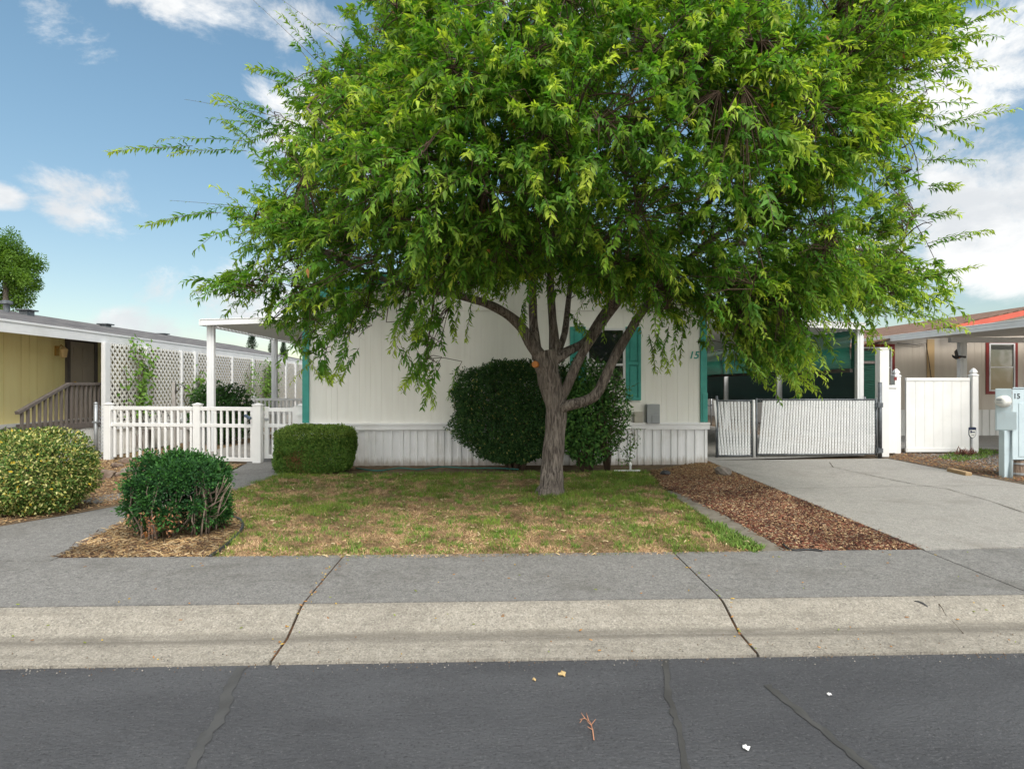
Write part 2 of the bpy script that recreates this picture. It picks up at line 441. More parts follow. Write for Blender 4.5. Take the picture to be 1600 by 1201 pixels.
def roadpts(L):
    o = []
    for (px, py) in L:
        p = W(px, py, Z=-.115); p = W(px, py, Z=road_z(p.y)); o.append(p)
    return o
rp = MB()
for i, (L, w) in enumerate([([(378,1042),(355,1080),(345,1120),(322,1150),(295,1200),(270,1260)], .05), ([(1040,1030),(1045,1090),(1062,1140),(1072,1200),(1085,1260)], .03),
              ([(1198,1070),(1235,1100),(1285,1140),(1345,1190),(1420,1260)], .04)]):
    r_ = ribbon(roadpts(L), w, .004, road_z, .35, i); rp.add(r_.v, r_.f)
struct('road_sealant', rp, m_patch)

# yard sheets: outlines measured on the ground plane
def gp(L, z=0.0): return [W(x, y, Z=z) for x, y in L]
LAWN = [(330,872),(352,850),(378,822),(366,806),(345,795),(372,764),(436,741),(556,742),(700,741),(900,739),(1012,738),(1032,762),(1110,815),(1196,864),(1100,867),(700,873)]
struct('lawn_soil', MB().sheet(gp(LAWN, 0.004)), m_thatch)
BEDL = [(78,876),(140,843),(210,806),(300,783),(345,770),(372,764),(345,795),(366,806),(378,822),(352,850),(330,873)]
struct('bark_bed', MB().sheet(gp(BEDL, .008)), m_soil)
MUL = [(1015,736),(1105,721),(1445,859),(1232,863),(1190,838),(1120,800),(1034,760)]
struct('mulch_bed', MB().sheet(gp(MUL, .006)), m_mulch)
EDG = [(1040,766),(1062,768),(1130,803),(1195,840),(1233,862),(1198,864),(1112,814)]
struct('edging_strip', MB().sheet(gp(EDG, .010)), M('old_concrete', (.20,.18,.15), (.14,.125,.10), 9, .95, .6, 60, spec=.15))
PATH = [(-260,873),(78,876),(140,843),(210,806),(300,783),(372,764),(436,741),(470,727),(470,700),(466,690),(400,690),(385,724),(338,747),(262,766),(206,786),(120,802),(0,822),(-120,850),(-260,862)]
struct('walkway', MB().sheet(gp(PATH, .016), .05), m_walk)
struct('side_walkway', MB().sheet(gp([(120,783),(160,773),(215,766),(300,762),(300,768),(215,775),(150,786)], .012)), m_walk)
pad = MB().sheet([(-6.3,12.0,.012),(-3.5,12.0,.012),(-3.5,27,.012),(-5.2,27,.012)])
struct('side_path', pad, m_drive)
DRV = [W(1105,719,Z=.02), W(1445,858,Z=.02), W(1760,848,Z=.02), (9.4,7.2,.02), W(1600,757,Z=.02), W(1386,716,Z=.02)]
struct('driveway', MB().sheet(DRV, .06), m_drive)
struct('carport_floor', MB().sheet([(3.9,W(1105,719,Z=.02).y+.01,.016),(7.5,12.2,.016),(7.5,30,.016),(3.9,30,.016)]), m_drive)
ck = MB()
def gline(L, w, z=.02, seed=0, jag=.7): 
    r_ = ribbon([W(x,y,Z=z) for x,y in L], w, .004, None, jag, seed, 7); ck.add(r_.v, r_.f)
gline([(1296,722),(1302,730),(1340,738),(1385,748),(1432,757)], .011, seed=1)
gline([(1432,757),(1480,764),(1545,782),(1600,801),(1660,822)], .009, seed=2)
gline([(1225,763),(1400,760),(1620,757)], .006, seed=3, jag=.4)
struct('driveway_cracks', ck, m_crack)
def kerb_z(p): return float(np.interp(p.y-SK*p.x, [YR,YG-.03,YG,YG+.05,YB-.1,YB-.05,YB], [-.118,-.104,-.102,-.088,-.022,-.006,0]))
def on_kerb(px, py):
    p = W(px, py, Z=-.03)
    for _ in range(6): p = W(px, py, Z=kerb_z(p))
    return p
ck = MB(); r_ = ribbon([on_kerb(*q) for q in [(1459,931),(1464,940),(1472,950),(1478,962),(1490,972),(1505,990)]], .005, .003, None, .6, 5, 3); ck.add(r_.v, r_.f)
struct('kerb_crack', ck, m_crack)
struct('gravel_bed', MB().sheet([W(1388,716,Z=.0), W(1600,757,Z=.0), W(1760,790,Z=.0), (14,8,.0), (16,14.2,.0), W(1400,706,Z=.0)]), m_gravelbed)
struct('neighbour_driveway', MB().sheet([(9.0,13.6,.012),(30,13.6,.012),(30,18.5,.012),(9.0,18.5,.012)], .03), m_drive)
struct('neighbour_yard', MB().sheet([W(30,716,Z=.004), W(166,716,Z=.004), W(385,724,Z=.004), W(206,786,Z=.004), W(0,822,Z=.004), (-12,6.2,.004), (-12,9.5,.004)]), m_soil)
struct('side_garden', MB().sheet([(-7.7,11.8,.004),(-5.5,11.8,.004),(-5.3,26,.004),(-7.7,26,.004)]), m_thatch)

# ------------------------------------------------------------------ loose ground cover (uncountable)
def sample_poly(P, n, rs):
    P = [(p[0], p[1]) for p in P]; xs = [p[0] for p in P]; ys = [p[1] for p in P]; ox = []; oy = []; c = 0
    while c < n:
        x = rs.uniform(min(xs), max(xs), n); y = rs.uniform(min(ys), max(ys), n); k = inpoly(x, y, P)
        ox.append(x[k]); oy.append(y[k]); c += k.sum()
    return np.concatenate(ox)[:n], np.concatenate(oy)[:n]
def blades(name, x, y, z, L, wd, col, lean, label, parent=None, mat=None):
    n = len(x); a = RS.uniform(0, 2*np.pi, n); b = RS.uniform(0, 2*np.pi, n)
    base = np.stack([x, y, np.broadcast_to(z, (n,))], 1)
    side = np.stack([np.cos(a), np.sin(a), np.zeros(n)], 1) * (wd[:,None]/2)
    ln = np.stack([np.cos(b)*lean, np.sin(b)*lean, np.sqrt(np.maximum(1-lean**2, .0))], 1)
    mid = base + ln*(L*.55)[:,None]
    tip = base + ln*L[:,None] + np.stack([np.cos(b)*L*.35, np.sin(b)*L*.35, -L*.18], 1)*lean[:,None]
    V = np.stack([base-side, base+side, mid+side*.7, mid-side*.7, tip], 1).reshape(-1,3)
    i = (np.arange(n)*5)[:,None]
    T = np.concatenate([i+[[0,1,2]], i+[[0,2,3]], i+[[3,2,4]]], 0)
    o = npmesh(name, V, T, mat or m_tint, parent, np.repeat(col, 5, 0)); o['kind'] = 'stuff'; o['label'] = label
    return o
def lerp(a, b, t): return np.asarray(a)*(1-t[:,None]) + np.asarray(b)*t[:,None]
n = 135000
x, y = sample_poly(gp(LAWN), n, RS); x += RS.normal(0,.02,n); y += RS.normal(0,.014,n); p3 = np.stack([x, y, x*0], 1)
pn = vnoise(p3, 1.1, 3)*.5 + vnoise(p3, 2.8, 4)*.3 + vnoise(p3, 7, 8)*.2
grn = np.clip((pn - .43)*4.0 + np.clip((y-7.4)*.16, -.25, .45) + np.clip((x-.6)*.16, -.1, .3), 0, 1)
isg = RS.rand(n) < np.clip(.22 + .62*grn + (vnoise(p3, 8.5, 61)-.5)*1.1 + (vnoise(p3, 19, 62)-.5)*.5, .03, .97)
colr = np.where(isg[:,None], lerp((.095,.165,.024), (.21,.28,.045), RS.rand(n)), lerp((.54,.39,.235), (.28,.18,.10), RS.rand(n)))
dk = (.45+1.0*vnoise(p3, 4.5, 51))*(.65+.7*vnoise(p3, 13, 52)); colr = np.where(isg[:,None], colr*np.clip(dk,.6,1.2)[:,None], colr*np.clip(dk*1.05,.35,1.3)[:,None]*np.array([1,.96,.92]))
Lb = np.where(isg, RS.uniform(.02, .055, n)*(.6+.8*grn), RS.uniform(.02, .065, n))
blades('lawn_grass', x, y, .004, Lb, RS.uniform(.003,.0065,n), colr, np.where(isg, RS.uniform(.15,.75,n), RS.uniform(.75,.985,n)), 'patchy short lawn, part green and part dried straw')
nc = 900; tx, ty = sample_poly(gp(LAWN), nc, RS); tk = RS.rand(nc) < .35+.5*np.clip((ty-6.5)*.3,0,1); tx, ty = tx[tk], ty[tk]; ti = RS.randint(len(tx), size=26000); tr = (.015+.06*RS.rand(len(tx))**2)[ti]
x = tx[ti]+RS.normal(0,1,26000)*tr; y = ty[ti]+RS.normal(0,1,26000)*tr*.8
blades('grass_tufts', x, np.maximum(y,5.25), .004, RS.uniform(.03,.075,26000), RS.uniform(.003,.007,26000), lerp((.07,.16,.025),(.22,.32,.06), RS.rand(26000)), RS.uniform(.1,.85,26000), 'greener tufts of grass scattered through the lawn')
def chips(name, x, y, z, L, wd, col, label, mat=None, tilt=.35, parent=None):
    n = len(x); a = RS.uniform(0, 2*np.pi, n); t = RS.uniform(-tilt, tilt, n); r = RS.uniform(-tilt, tilt, n)
    d = nrm(np.stack([np.cos(a), np.sin(a), t], 1)); s = nrm(np.stack([-np.sin(a), np.cos(a), r], 1)); u = np.cross(d, s)
    c = np.stack([x, y, np.broadcast_to(z, (n,)) + np.abs(t)*L*.5 + RS.uniform(0,.006,n)], 1)
    d = d*(L/2)[:,None]; s = s*(wd/2)[:,None]; u = u*.004
    V = np.stack([c-d-s*.6, c+d*.9-s, c+d+s*.7, c-d*.8+s, c-d*.9-s*.5+u, c+d*.8-s*.8+u, c+d*.9+s*.6+u, c-d*.7+s*.9+u], 1).reshape(-1,3)
    i = (np.arange(n)*8)[:,None]
    Q = np.concatenate([i+[[4,5,6,7]], i+[[0,1,5,4]], i+[[1,2,6,5]], i+[[2,3,7,6]], i+[[3,0,4,7]]], 0)
    o = npmesh(name, V, Q, mat or m_tint, parent, np.repeat(col, 8, 0)); o['kind'] = 'stuff'; o['label'] = label
    return o
def pick(cols, n, w=None):
    c = np.array(cols); k = RS.choice(len(c), n, p=w); return c[k]*RS.uniform(.7, 1.25, (n,1))
n = 27000; x, y = sample_poly(gp(MUL), n, RS); x += RS.normal(0,.025,n); y = np.maximum(y+RS.normal(0,.03,n), 5.26)
strw = np.clip((y-8.4)*.25+.06, 0.06, .8); ism = RS.rand(n) < strw
cm = np.where(ism[:,None], pick([(.36,.25,.12),(.28,.18,.085),(.2,.12,.06)], n), pick([(.165,.062,.038),(.105,.044,.03),(.22,.125,.075),(.42,.31,.18),(.05,.03,.024),(.22,.17,.12)], n, [.28,.22,.18,.14,.10,.08])*(.55+.9*vnoise(np.stack([x,y,x*0],1), 3.2, 21))[:,None])
chips('mulch_chips', x, y, .008, RS.uniform(.010,.040,n), RS.uniform(.003,.012,n), cm, 'reddish brown bark mulch beside the driveway')
n = 6500; x, y = sample_poly(gp(BEDL), n, RS); x += RS.normal(0,.02,n); y = np.maximum(y+RS.normal(0,.025,n), 5.22)
chips('wood_chips', x, y, .01, RS.uniform(.012,.085,n), RS.uniform(.003,.010,n), pick([(.42,.29,.14),(.33,.21,.10),(.24,.14,.07),(.11,.062,.04),(.46,.35,.21)], n)*(.25+1.05*vnoise(np.stack([x,y,x*0],1), 3.5, 22))[:,None], 'tan wood chips and dry needles round the dark woody shrub')
n = 9000; x, y = sample_poly([W(95,722,Z=0),W(166,718,Z=0),W(385,727,Z=0),W(300,752,Z=0),W(206,784,Z=0),W(0,822,Z=0),W(-60,800,Z=0)], n, RS)
k = ~inpoly(x, y, [(p.x,p.y) for p in gp(PATH)])
x, y = x[k], y[k]; n = len(x)
chips('bark_litter', x, y, .008, RS.uniform(.015,.06,n), RS.uniform(.004,.016,n), pick([(.36,.24,.12),(.27,.16,.08),(.16,.085,.05),(.44,.32,.18)], n), 'brown bark litter round the rocks by the picket fence')
n = 7000; x, y = sample_poly([W(1390,716,Z=0), W(1600,755,Z=0), W(1700,775,Z=0), (12,10,0), W(1620,712,Z=0), W(1400,708,Z=0)], n, RS)
gx = np.clip((x-8.2)*.6, 0, .8); isg2 = RS.rand(n) < gx
chips('gravel', x, y, .004, RS.uniform(.015,.045,n), RS.uniform(.012,.028,n), np.where(isg2[:,None], pick([(.22,.21,.20),(.13,.125,.12),(.32,.30,.28)], n), pick([(.24,.12,.065),(.14,.075,.05),(.34,.22,.10)], n)), 'grey gravel and brown bark by the utility box')
def weeds(name, L, n, label, h=(.03,.1)):
    x, y = sample_poly(gp(L), n, RS)
    blades(name, x, y, .0, RS.uniform(*h, n), RS.uniform(.006,.016,n), lerp((.08,.16,.03),(.17,.26,.05), RS.rand(n)), RS.uniform(.2,.9,n), label)
weeds('weeds', [(1465,716),(1490,708),(1530,702),(1565,706),(1540,716),(1500,722)], 1500, 'low green weeds at the foot of the white vinyl fence')
weeds('edge_weeds', [(1095,815),(1125,820),(1195,858),(1180,866),(1130,852)], 1500, 'long green grass along the concrete edging strip', (.03,.075))
weeds('border_weeds', [(560,739),(700,737),(900,736),(1010,733),(1010,737),(560,742)], 700, 'sparse green weeds along the foot of the skirting', (.02,.06))
n = 170
x = RS.uniform(-4.4, 4.6, n); y = np.where(RS.rand(n) < .55, RS.uniform(YR+.03, YB, n), RS.uniform(YB, YS, n))
x[:55] = np.where(RS.rand(55) < .5, -1.27, 1.53) + RS.normal(0,.03,55)
z = np.interp(y, [YR, YG, YG+.05, YB, YS], [-.114,-.099,-.085,.003,.014]) + .003
chips('leaf_litter', x, y+SK*x, z, RS.uniform(.008,.026,n), RS.uniform(.005,.011,n), pick([(.45,.30,.06),(.38,.19,.06),(.25,.13,.06),(.20,.24,.05)], n), 'tiny fallen leaves scattered on pavement and kerb', tilt=.15)
n = 900; x = RS.uniform(-5, 5.5, n); y = YR - np.abs(RS.normal(0,.05,n)) + (RS.rand(n) < .4)*RS.uniform(0,.28,n)
z = np.where(y > YR, np.interp(y, [YR, YG], [-.117,-.101]), np.array([road_z(v) for v in y]))+.001
chips('road_grit', x, y+SK*x, z, RS.uniform(.003,.009,n), RS.uniform(.003,.007,n), pick([(.20,.19,.17),(.10,.095,.09),(.30,.28,.25),(.16,.11,.07)], n), 'fine grit along the road edge of the kerb', tilt=.2)
n = 1600
x, y = sample_poly(gp(LAWN), n, RS)
chips('lawn_litter', x, y, .012, RS.uniform(.02,.05,n), RS.uniform(.006,.014,n), pick([(.50,.37,.19),(.36,.2,.1),(.25,.13,.07),(.55,.45,.27)], n), 'dry leaves fallen over the lawn', tilt=.5)

# ------------------------------------------------------------------ leaf cloud builders
def leafmesh(name, P, D, N, L, Wd, col, mat, parent=None, curl=.15, fold=.18):
    n = len(P); D = nrm(D); Sd = nrm(np.cross(D, N)); N = nrm(np.cross(Sd, D))
    L = L[:,None]; Wd = Wd[:,None]; c = np.broadcast_to(np.asarray(curl), (n,))[:,None]
    mid = P + D*L*.48 - N*c*L*.12
    tip = P + D*L - N*c*L
    l = P + D*L*.42 + Sd*Wd*.5 + N*fold*Wd; r = P + D*L*.42 - Sd*Wd*.5 + N*fold*Wd
    V = np.stack([P, l, mid, r, tip], 1).reshape(-1,3); i = (np.arange(n)*5)[:,None]
    T = np.concatenate([i+[[0,2,1]], i+[[0,3,2]], i+[[1,2,4]], i+[[2,3,4]]], 0)
    return npmesh(name, V, T, mat, parent, np.repeat(col, 5, 0))
def rdir(n, rs=RS): return nrm(rs.normal(size=(n,3)))
def shape_shrub(name, c, r, pw, n, L, ratio, palette, label, cat, stem_mat=None, shell=.22, lump=.10, seed=0, weights=None, zmin=.03, stems=9, undercut=0, up=.25, spread=.9, topc=None, lump_sc=3.0, sc2=.05):
    """clipped or natural shrub: leaves fill the shell of a superellipsoid, woody stems inside"""
    rs = np.random.RandomState(seed+40); c = np.array(c, float); r = np.array(r, float)
    root = thing(name, (c[0], c[1], 0), label, cat)
    d = rdir(n, rs)
    q = np.abs(d); k = (q[:,0]**pw + q[:,1]**pw + q[:,2]**pw)**(-1/pw)
    s = d*k[:,None]
    lm = 1 + lump*(vnoise(s*r+c, lump_sc, seed)-.5)*2 + sc2*(vnoise(s*r+c, lump_sc*3.4, seed+5)-.5)*2
    t = 1 - shell*rs.rand(n)**1.6
    P = c + s*r*(lm*t)[:,None]
    if undercut:
        zz = (P[:,2]-c[2])/r[2]; sh = 1 - undercut*np.clip(-zz-.35, 0, 1)**1.0
        P[:,:2] = c[:2] + (P[:,:2]-c[:2])*sh[:,None]
    ok = P[:,2] > zmin; P, s = P[ok], s[ok]; n = len(P); t = t[ok]
    out = nrm(np.sign(s)*np.abs(s/ r)**(pw-1)/1.0 + 1e-6)
    D = nrm(out*.7 + rdir(n, rs)*spread + np.array([0,0,up])); N = nrm(out + rdir(n, rs)*.5 + np.array([0,0,.5]))
    pal = np.array(palette); ci = rs.choice(len(pal), n, p=weights)
    col = pal[ci]*rs.uniform(.75, 1.25, (n,1))
    if topc is not None:
        m = (P[:,2] > c[2]+r[2]*.55) & (rs.rand(n) < .55); col[m] = np.array(topc)*rs.uniform(.75,1.2,(m.sum(),1))  # many of the upper leaves take a brighter green
    leafmesh('foliage', P, D, N, L*rs.uniform(.7,1.25,n), L*ratio*rs.uniform(.8,1.2,n), col, m_shrubleaf, root)
    mb = MB(); rr = random.Random(seed)
    for i in range(stems):
        a = 2*math.pi*i/stems + rr.uniform(-.3,.3); f = rr.uniform(.35,.8)
        e = Vector((c[0]+math.cos(a)*r[0]*f, c[1]+math.sin(a)*r[1]*f, c[2]+r[2]*rr.uniform(.2,.7)))
        b = Vector((c[0]+math.cos(a)*r[0]*.12, c[1]+math.sin(a)*r[1]*.12, -.02)); m_ = b.lerp(e,.5)+Vector((rr.uniform(-.05,.05),rr.uniform(-.05,.05),.08))
        mb.tube([b, b.lerp(m_,.5), m_, e], [.022,.018,.013,.006], 6)
    put('stem', mb, stem_mat or m_twig, root, smooth=True)
    return root

# variegated euonymus, left edge
shape_shrub('variegated_shrub', (WX(48,7.1),7.12,.455), (.60,.56,.455), 2.5, 24000, .040, .48,
    [(.42,.41,.13),(.52,.50,.22),(.12,.19,.04),(.06,.12,.024),(.60,.42,.04)], 'rounded variegated shrub with yellow edged leaves at the left of the walkway', 'shrub', seed=1,
    weights=[.24,.08,.36,.30,.02], lump=.16, shell=.32, sc2=.10)
# boxwood block
bx = shape_shrub('boxwood_hedge', (WX(493,10.4),10.38,.37), (.61,.42,.375), 6, 58000, .032, .55, [(.095,.19,.03),(.06,.135,.02),(.14,.225,.04)],
    'low clipped boxwood block with a brown patch in front of the white skirting', 'hedge', seed=2, shell=.2, lump=.07, sc2=.09, topc=(.18,.26,.05))
rs = np.random.RandomState(5); nb = 1500
pb = np.array([WX(470,9.96), 9.965, .24]) + np.stack([rs.normal(0,.12,nb), rs.uniform(-.012,.05,nb), rs.normal(0,.085,nb)], 1)
pb = pb[(pb[:,2] > .02) & (pb[:,2] < .68)]; nb = len(pb)
leafmesh('dead_foliage', pb, rdir(nb, rs)+[0,-.8,0], rdir(nb, rs)+[0,-.5,.5], rs.uniform(.02,.03,nb), rs.uniform(.01,.015,nb), np.array([(.20,.085,.045)])*rs.uniform(.6,1.4,(nb,1)), m_shrubleaf, bx)
# big clipped hedge behind the trunk
shape_shrub('privet_hedge', (WX(806,10.55),10.56,.98), (1.06,.52,.84), 3.6, 50000, .052, .42, [(.034,.09,.024),(.022,.062,.018),(.065,.135,.033),(.30,.31,.10)],
    'tall dark green clipped hedge behind the tree trunk', 'hedge', seed=3, weights=[.42,.36,.19,.03], shell=.34, lump=.15, sc2=.10, undercut=.75, zmin=.12, stems=14)
# looser shrub to its right
shape_shrub('camellia_shrub', (WX(918,10.3),10.42,.95), (.70,.50,.90), 2.2, 7600, .075, .5, [(.05,.14,.028),(.10,.22,.045),(.035,.10,.022)],
    'loose bright green shrub under the teal shuttered window', 'shrub', seed=4, shell=.6, lump=.28, undercut=.45, spread=1.1, stems=16)

def twigs_leaf(A, D0, ln, k, droop, Ls, rs, tmin=.12, ang=.75, ratio=.30):
    """leafy shoots. A start points, D0 directions, ln lengths, k leaves each -> leaf arrays and shoot polylines"""
    n = len(A); g = np.array([0,0,-1.0])
    def at(t): return A[:,None,:] + D0[:,None,:]*(ln[:,None]*t)[...,None] + g*((droop*ln)[:,None]*t**2)[...,None]
    t = tmin + (1-tmin)*(np.arange(k)[None,:] + rs.rand(n,k)*.8)/k
    P = at(t); tan = nrm(D0[:,None,:] + g*(2*droop[:,None]*t)[...,None])
    ref = nrm(np.cross(tan, np.array([0,0,1.0]) + rs.normal(0,.3,(n,1,3))))
    sg = np.where(np.arange(k)[None,:] % 2 == 0, 1.0, -1.0)[...,None]
    up = np.cross(ref, tan)
    roll = np.where(rs.rand(n,k,1) < .5, rs.uniform(-.8,.8,(n,k,1)), rs.uniform(-2.4,2.4,(n,k,1)))
    D = nrm(tan*rs.uniform(.55,1.0,(n,k,1)) + (ref*np.cos(roll) + up*np.sin(roll))*sg*ang + g*rs.uniform(-.2,.5,(n,k,1)))
    N = nrm(up + rs.normal(0,.45,(n,k,3)) + np.array([0,0,.35]))
    L = Ls[:,None]*rs.uniform(.65,1.2,(n,k))*(1-.35*np.maximum(t-.75,0)*4*.5)
    pl = at(np.linspace(0,1,5)[None,:].repeat(n,0))
    return P.reshape(-1,3), D.reshape(-1,3), N.reshape(-1,3), L.ravel(), t.ravel(), pl
def tubes_np(pl, r0, r1):
    """3-sided tubes for many polylines pl (n,m,3)"""
    n, m, _ = pl.shape
    tan = nrm(np.gradient(pl, axis=1)); a = nrm(np.cross(tan, np.array([.3,.2,1.0]))); b = np.cross(tan, a)
    r = (r0[:,None]*(1-np.linspace(0,1,m)) + r1[:,None]*np.linspace(0,1,m))[...,None]
    ring = [pl + (a*math.cos(q)+b*math.sin(q))*r for q in (0, 2.094, 4.189)]
    V = np.stack(ring, 2).reshape(-1,3); base = (np.arange(n)*m*3)[:,None,None] + (np.arange(m-1)*3)[None,:,None]
    Q = np.concatenate([(base + np.array([[[i, (i+1)%3, 3+(i+1)%3, 3+i]]])).reshape(-1,4) for i in range(3)], 0)
    return V, Q

# dark woody shrub in the bark bed
def woody_shrub():
    c = np.array([WX(281,6.1), 6.08, .395]); rs = np.random.RandomState(8)
    root = thing('woody_shrub', (c[0],c[1],0), 'dark green bushy shrub with bare grey stems showing, in the bark bed by the walkway', 'shrub')
    nt = 620; d = rdir(nt, rs); d[:,2] = d[:,2]*.9+.12; d = nrm(d)
    q = np.abs(d); kk = (q**2.9).sum(1)**(-1/2.9); s = d*kk[:,None]
    lm = .80 + .42*vnoise(s*[.5,.45,.38]+c, 6, 3)
    Tp = c + s*np.array([.39,.37,.32])*lm[:,None]; Tp = Tp[Tp[:,2] > .10]
    gap = vnoise(Tp, 4.5, 9); front = Tp[:,1] < c[1]-.05
    keep = ~(front & (Tp[:,2] < .50) & (gap > .44)); Tp = Tp[keep]
    A = Tp.repeat(46, 0); n = len(A)
    P = A + rs.normal(0, .030, (n,3)); P[:,2] = np.maximum(P[:,2], .02)
    out = nrm(P - c); D = nrm(nrm(P-A)*.8 + out*.5 + rdir(n, rs)*.4); N = nrm(out + rdir(n, rs)*.6)
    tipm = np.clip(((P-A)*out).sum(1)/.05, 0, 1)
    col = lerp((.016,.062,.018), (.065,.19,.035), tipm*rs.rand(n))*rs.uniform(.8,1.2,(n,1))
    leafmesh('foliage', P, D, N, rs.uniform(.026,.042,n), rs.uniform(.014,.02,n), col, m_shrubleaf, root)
    mb = MB(); rr = random.Random(3)
    for i in range(54):
        a = rr.uniform(0, 2*math.pi); f = rr.uniform(.5, 1.02)
        e = Vector((c[0]+math.cos(a)*.41*f, c[1]+math.sin(a)*.38*f, rr.uniform(.32,.70)))
        b = Vector((c[0]+math.cos(a)*.40*rr.random()**.5, c[1]+math.sin(a)*.34*rr.random()**.5-.02, 0)); q = b.lerp(e, .55)+Vector((math.cos(a)*.08, math.sin(a)*.08, -.04))
        w = [Vector((rr.uniform(-.02,.02), rr.uniform(-.02,.02), 0)) for _ in range(3)]
        mb.tube([b, b.lerp(q,.5)+w[0], q+w[1], q.lerp(e,.6)+w[2], e], [.009,.008,.0065,.005,.003], 5)
        if rr.random() < .7:
            mb.tube([q, q.lerp(e,.7)+Vector((rr.uniform(-.1,.1), rr.uniform(-.1,.05), .05))], [.006,.003], 4)
    for i in range(16):     # bare dead twigs on the right side
        z0 = rr.uniform(.12,.4); b = Vector((c[0]+.30, c[1]-.14+rr.uniform(-.1,.1), z0)); e = Vector((c[0]+rr.uniform(.46,.62), c[1]-.22+rr.uniform(-.12,.12), z0+rr.uniform(.1,.32)))
        mb.tube([b, b.lerp(e,.5)+Vector((.04,0,-.03)), e], [.0045,.0035,.002], 4)
    put('stem', mb, m_gtwig, root, smooth=True)
    nd = 160; Pd = np.array([c[0]+.02, c[1]-.40, .2]) + rs.normal(0,1,(nd,3))*[.10,.03,.06]
    leafmesh('dead_foliage', Pd, rdir(nd, rs), rdir(nd, rs), rs.uniform(.03,.05,nd), rs.uniform(.012,.02,nd), np.array([(.42,.20,.11)])*rs.uniform(.6,1.2,(nd,1)), m_shrubleaf, root)
woody_shrub()

# ------------------------------------------------------------------ the big tree
def big_tree():
    rs = np.random.RandomState(21); Y0 = 8.2
    base = W(860, 772, Z=0.0); root = thing('plum_tree', (base.x, base.y, 0), 'large leafy green tree with forked brown trunk growing from the front lawn', 'tree')
    Y0 = base.y
    def T(L): return [(W(px, py, Y=Y0+dy), r) for px, py, dy, r in L]
    limbs = [
        [(858,782,0,.27),(859,772,0,.225),(861,760,0,.188),(863,735,0,.168),(866,700,0,.158),(868,660,0,.155),(868,632,0,.16),(862,608,0,.165),(857,585,0,.17),(853,566,0,.175),(850,548,0,.17)],
        [(848,562,0,.13),(832,540,-.02,.115),(815,512,-.05,.095),(795,492,-.1,.085),(765,476,-.2,.075),(735,466,-.3,.07),(690,457,-.5,.062),(640,450,-.7,.055),(585,430,-.9,.045),(520,400,-1.1,.035),(450,360,-1.2,.025),(400,330,-1.2,.016)],
        [(840,560,.02,.11),(836,530,.05,.09),(833,490,.1,.078),(831,440,.15,.07),(822,380,.2,.062),(800,310,.3,.052),(770,230,.4,.042),(740,140,.5,.03),(700,50,.6,.02)],
        [(866,560,.02,.11),(866,525,.05,.085),(862,480,.1,.072),(860,430,.15,.066),(868,360,.1,.06),(885,280,.0,.05),(900,190,-.1,.04),(905,90,-.2,.03),(910,-10,-.2,.02)],
        [(862,565,.02,.12),(890,548,.05,.085),(915,533,.1,.075),(932,505,.12,.066),(950,480,.18,.06),(978,452,.3,.054),(1030,400,.6,.046),(1080,330,.9,.036),(1120,240,1.2,.026),(1150,130,1.4,.018)],
        [(868,632,0,.11),(884,608,-.05,.095),(905,560,-.1,.085),(930,520,-.15,.08),(955,485,-.2,.074),(985,450,-.3,.066),(1035,395,-.5,.056),(1095,330,-.8,.046),(1160,260,-1.1,.036),(1240,180,-1.4,.026),(1320,90,-1.6,.018)],
        [(868,645,0,.11),(885,634,-.08,.10),(912,627,-.16,.093),(932,615,-.2,.09),(946,590,-.22,.086),(962,555,-.25,.083),(985,515,-.3,.078),(1005,485,-.35,.07),(1060,420,-.4,.06),(1130,360,-.4,.05),(1210,310,-.4,.04),(1300,260,-.3,.03),(1380,220,-.3,.02)],
        [(872,548,.03,.07),(882,520,.2,.06),(888,470,.45,.052),(895,410,.8,.045),(905,330,1.3,.036),(920,240,1.7,.026)],
        [(1095,388,-.5,.05),(1170,380,-.2,.042),(1250,385,.1,.034),(1330,390,.2,.026),(1400,390,.2,.018)],
        [(690,457,-.5,.05),(640,400,-1.2,.04),(590,320,-1.7,.03),(540,230,-2.0,.02),(480,170,-2.0,.014)],
        [(831,440,.15,.05),(790,380,-.6,.042),(730,300,-1.3,.034),(680,210,-1.8,.025),(640,120,-2.0,.016)],
        [(955,485,-.2,.05),(960,420,-.9,.042),(970,340,-1.6,.034),(980,250,-2.1,.025),(985,150,-2.3,.016)],
        [(735,466,-.3,.04),(660,440,.5,.034),(580,410,1.0,.028),(500,390,1.2,.02),(430,410,1.1,.014)],
    ]
    mb = MB(); nodes = []; 
    for li, L in enumerate(limbs):
        P = T(L); Q = []; rad = []
        for i in range(len(P)-1):                   # Catmull-Rom
            p0 = P[max(i-1,0)][0]; p1, r1 = P[i]; p2, r2 = P[i+1]; p3 = P[min(i+2,len(P)-1)][0]
            for k in range(4):
                t = k/4; q = .5*((2*p1)+(p2-p0)*t+(2*p0-5*p1+4*p2-p3)*t*t+(3*p1-p0-3*p2+p3)*t**3)
                Q.append(q); rad.append(r1+(r2-r1)*t)
        Q.append(P[-1][0]); rad.append(P[-1][1])
        seg = 22 if li == 0 else 12
        j = len(mb.v); mb.tube(Q, rad, seg)
        for vi in range(j, len(mb.v)):              # knobbly bark relief and root flare
            ring = (vi-j)//seg; c = Q[min(ring, len(Q)-1)]; v = Vector(mb.v[vi]); d = v-c; a = math.atan2(d.y, d.x)
            k = (.94 if li == 0 else .78) + .05*math.sin(3*a+ring*.35+li) + .035*math.sin(7*a-ring*.5) + .03*math.sin(ring*1.3+li)
            if li == 0: k *= 1 + .16*max(0, (.16-c.z)/.16)*math.sin(5*a+.6)
            mb.v[vi] = tuple(c + d*k*.93)
        if li: 
            for q, r_ in list(zip(Q, rad))[6:]: nodes.append((q, r_))
    trunk = put('trunk', mb, m_bark, root, smooth=True)
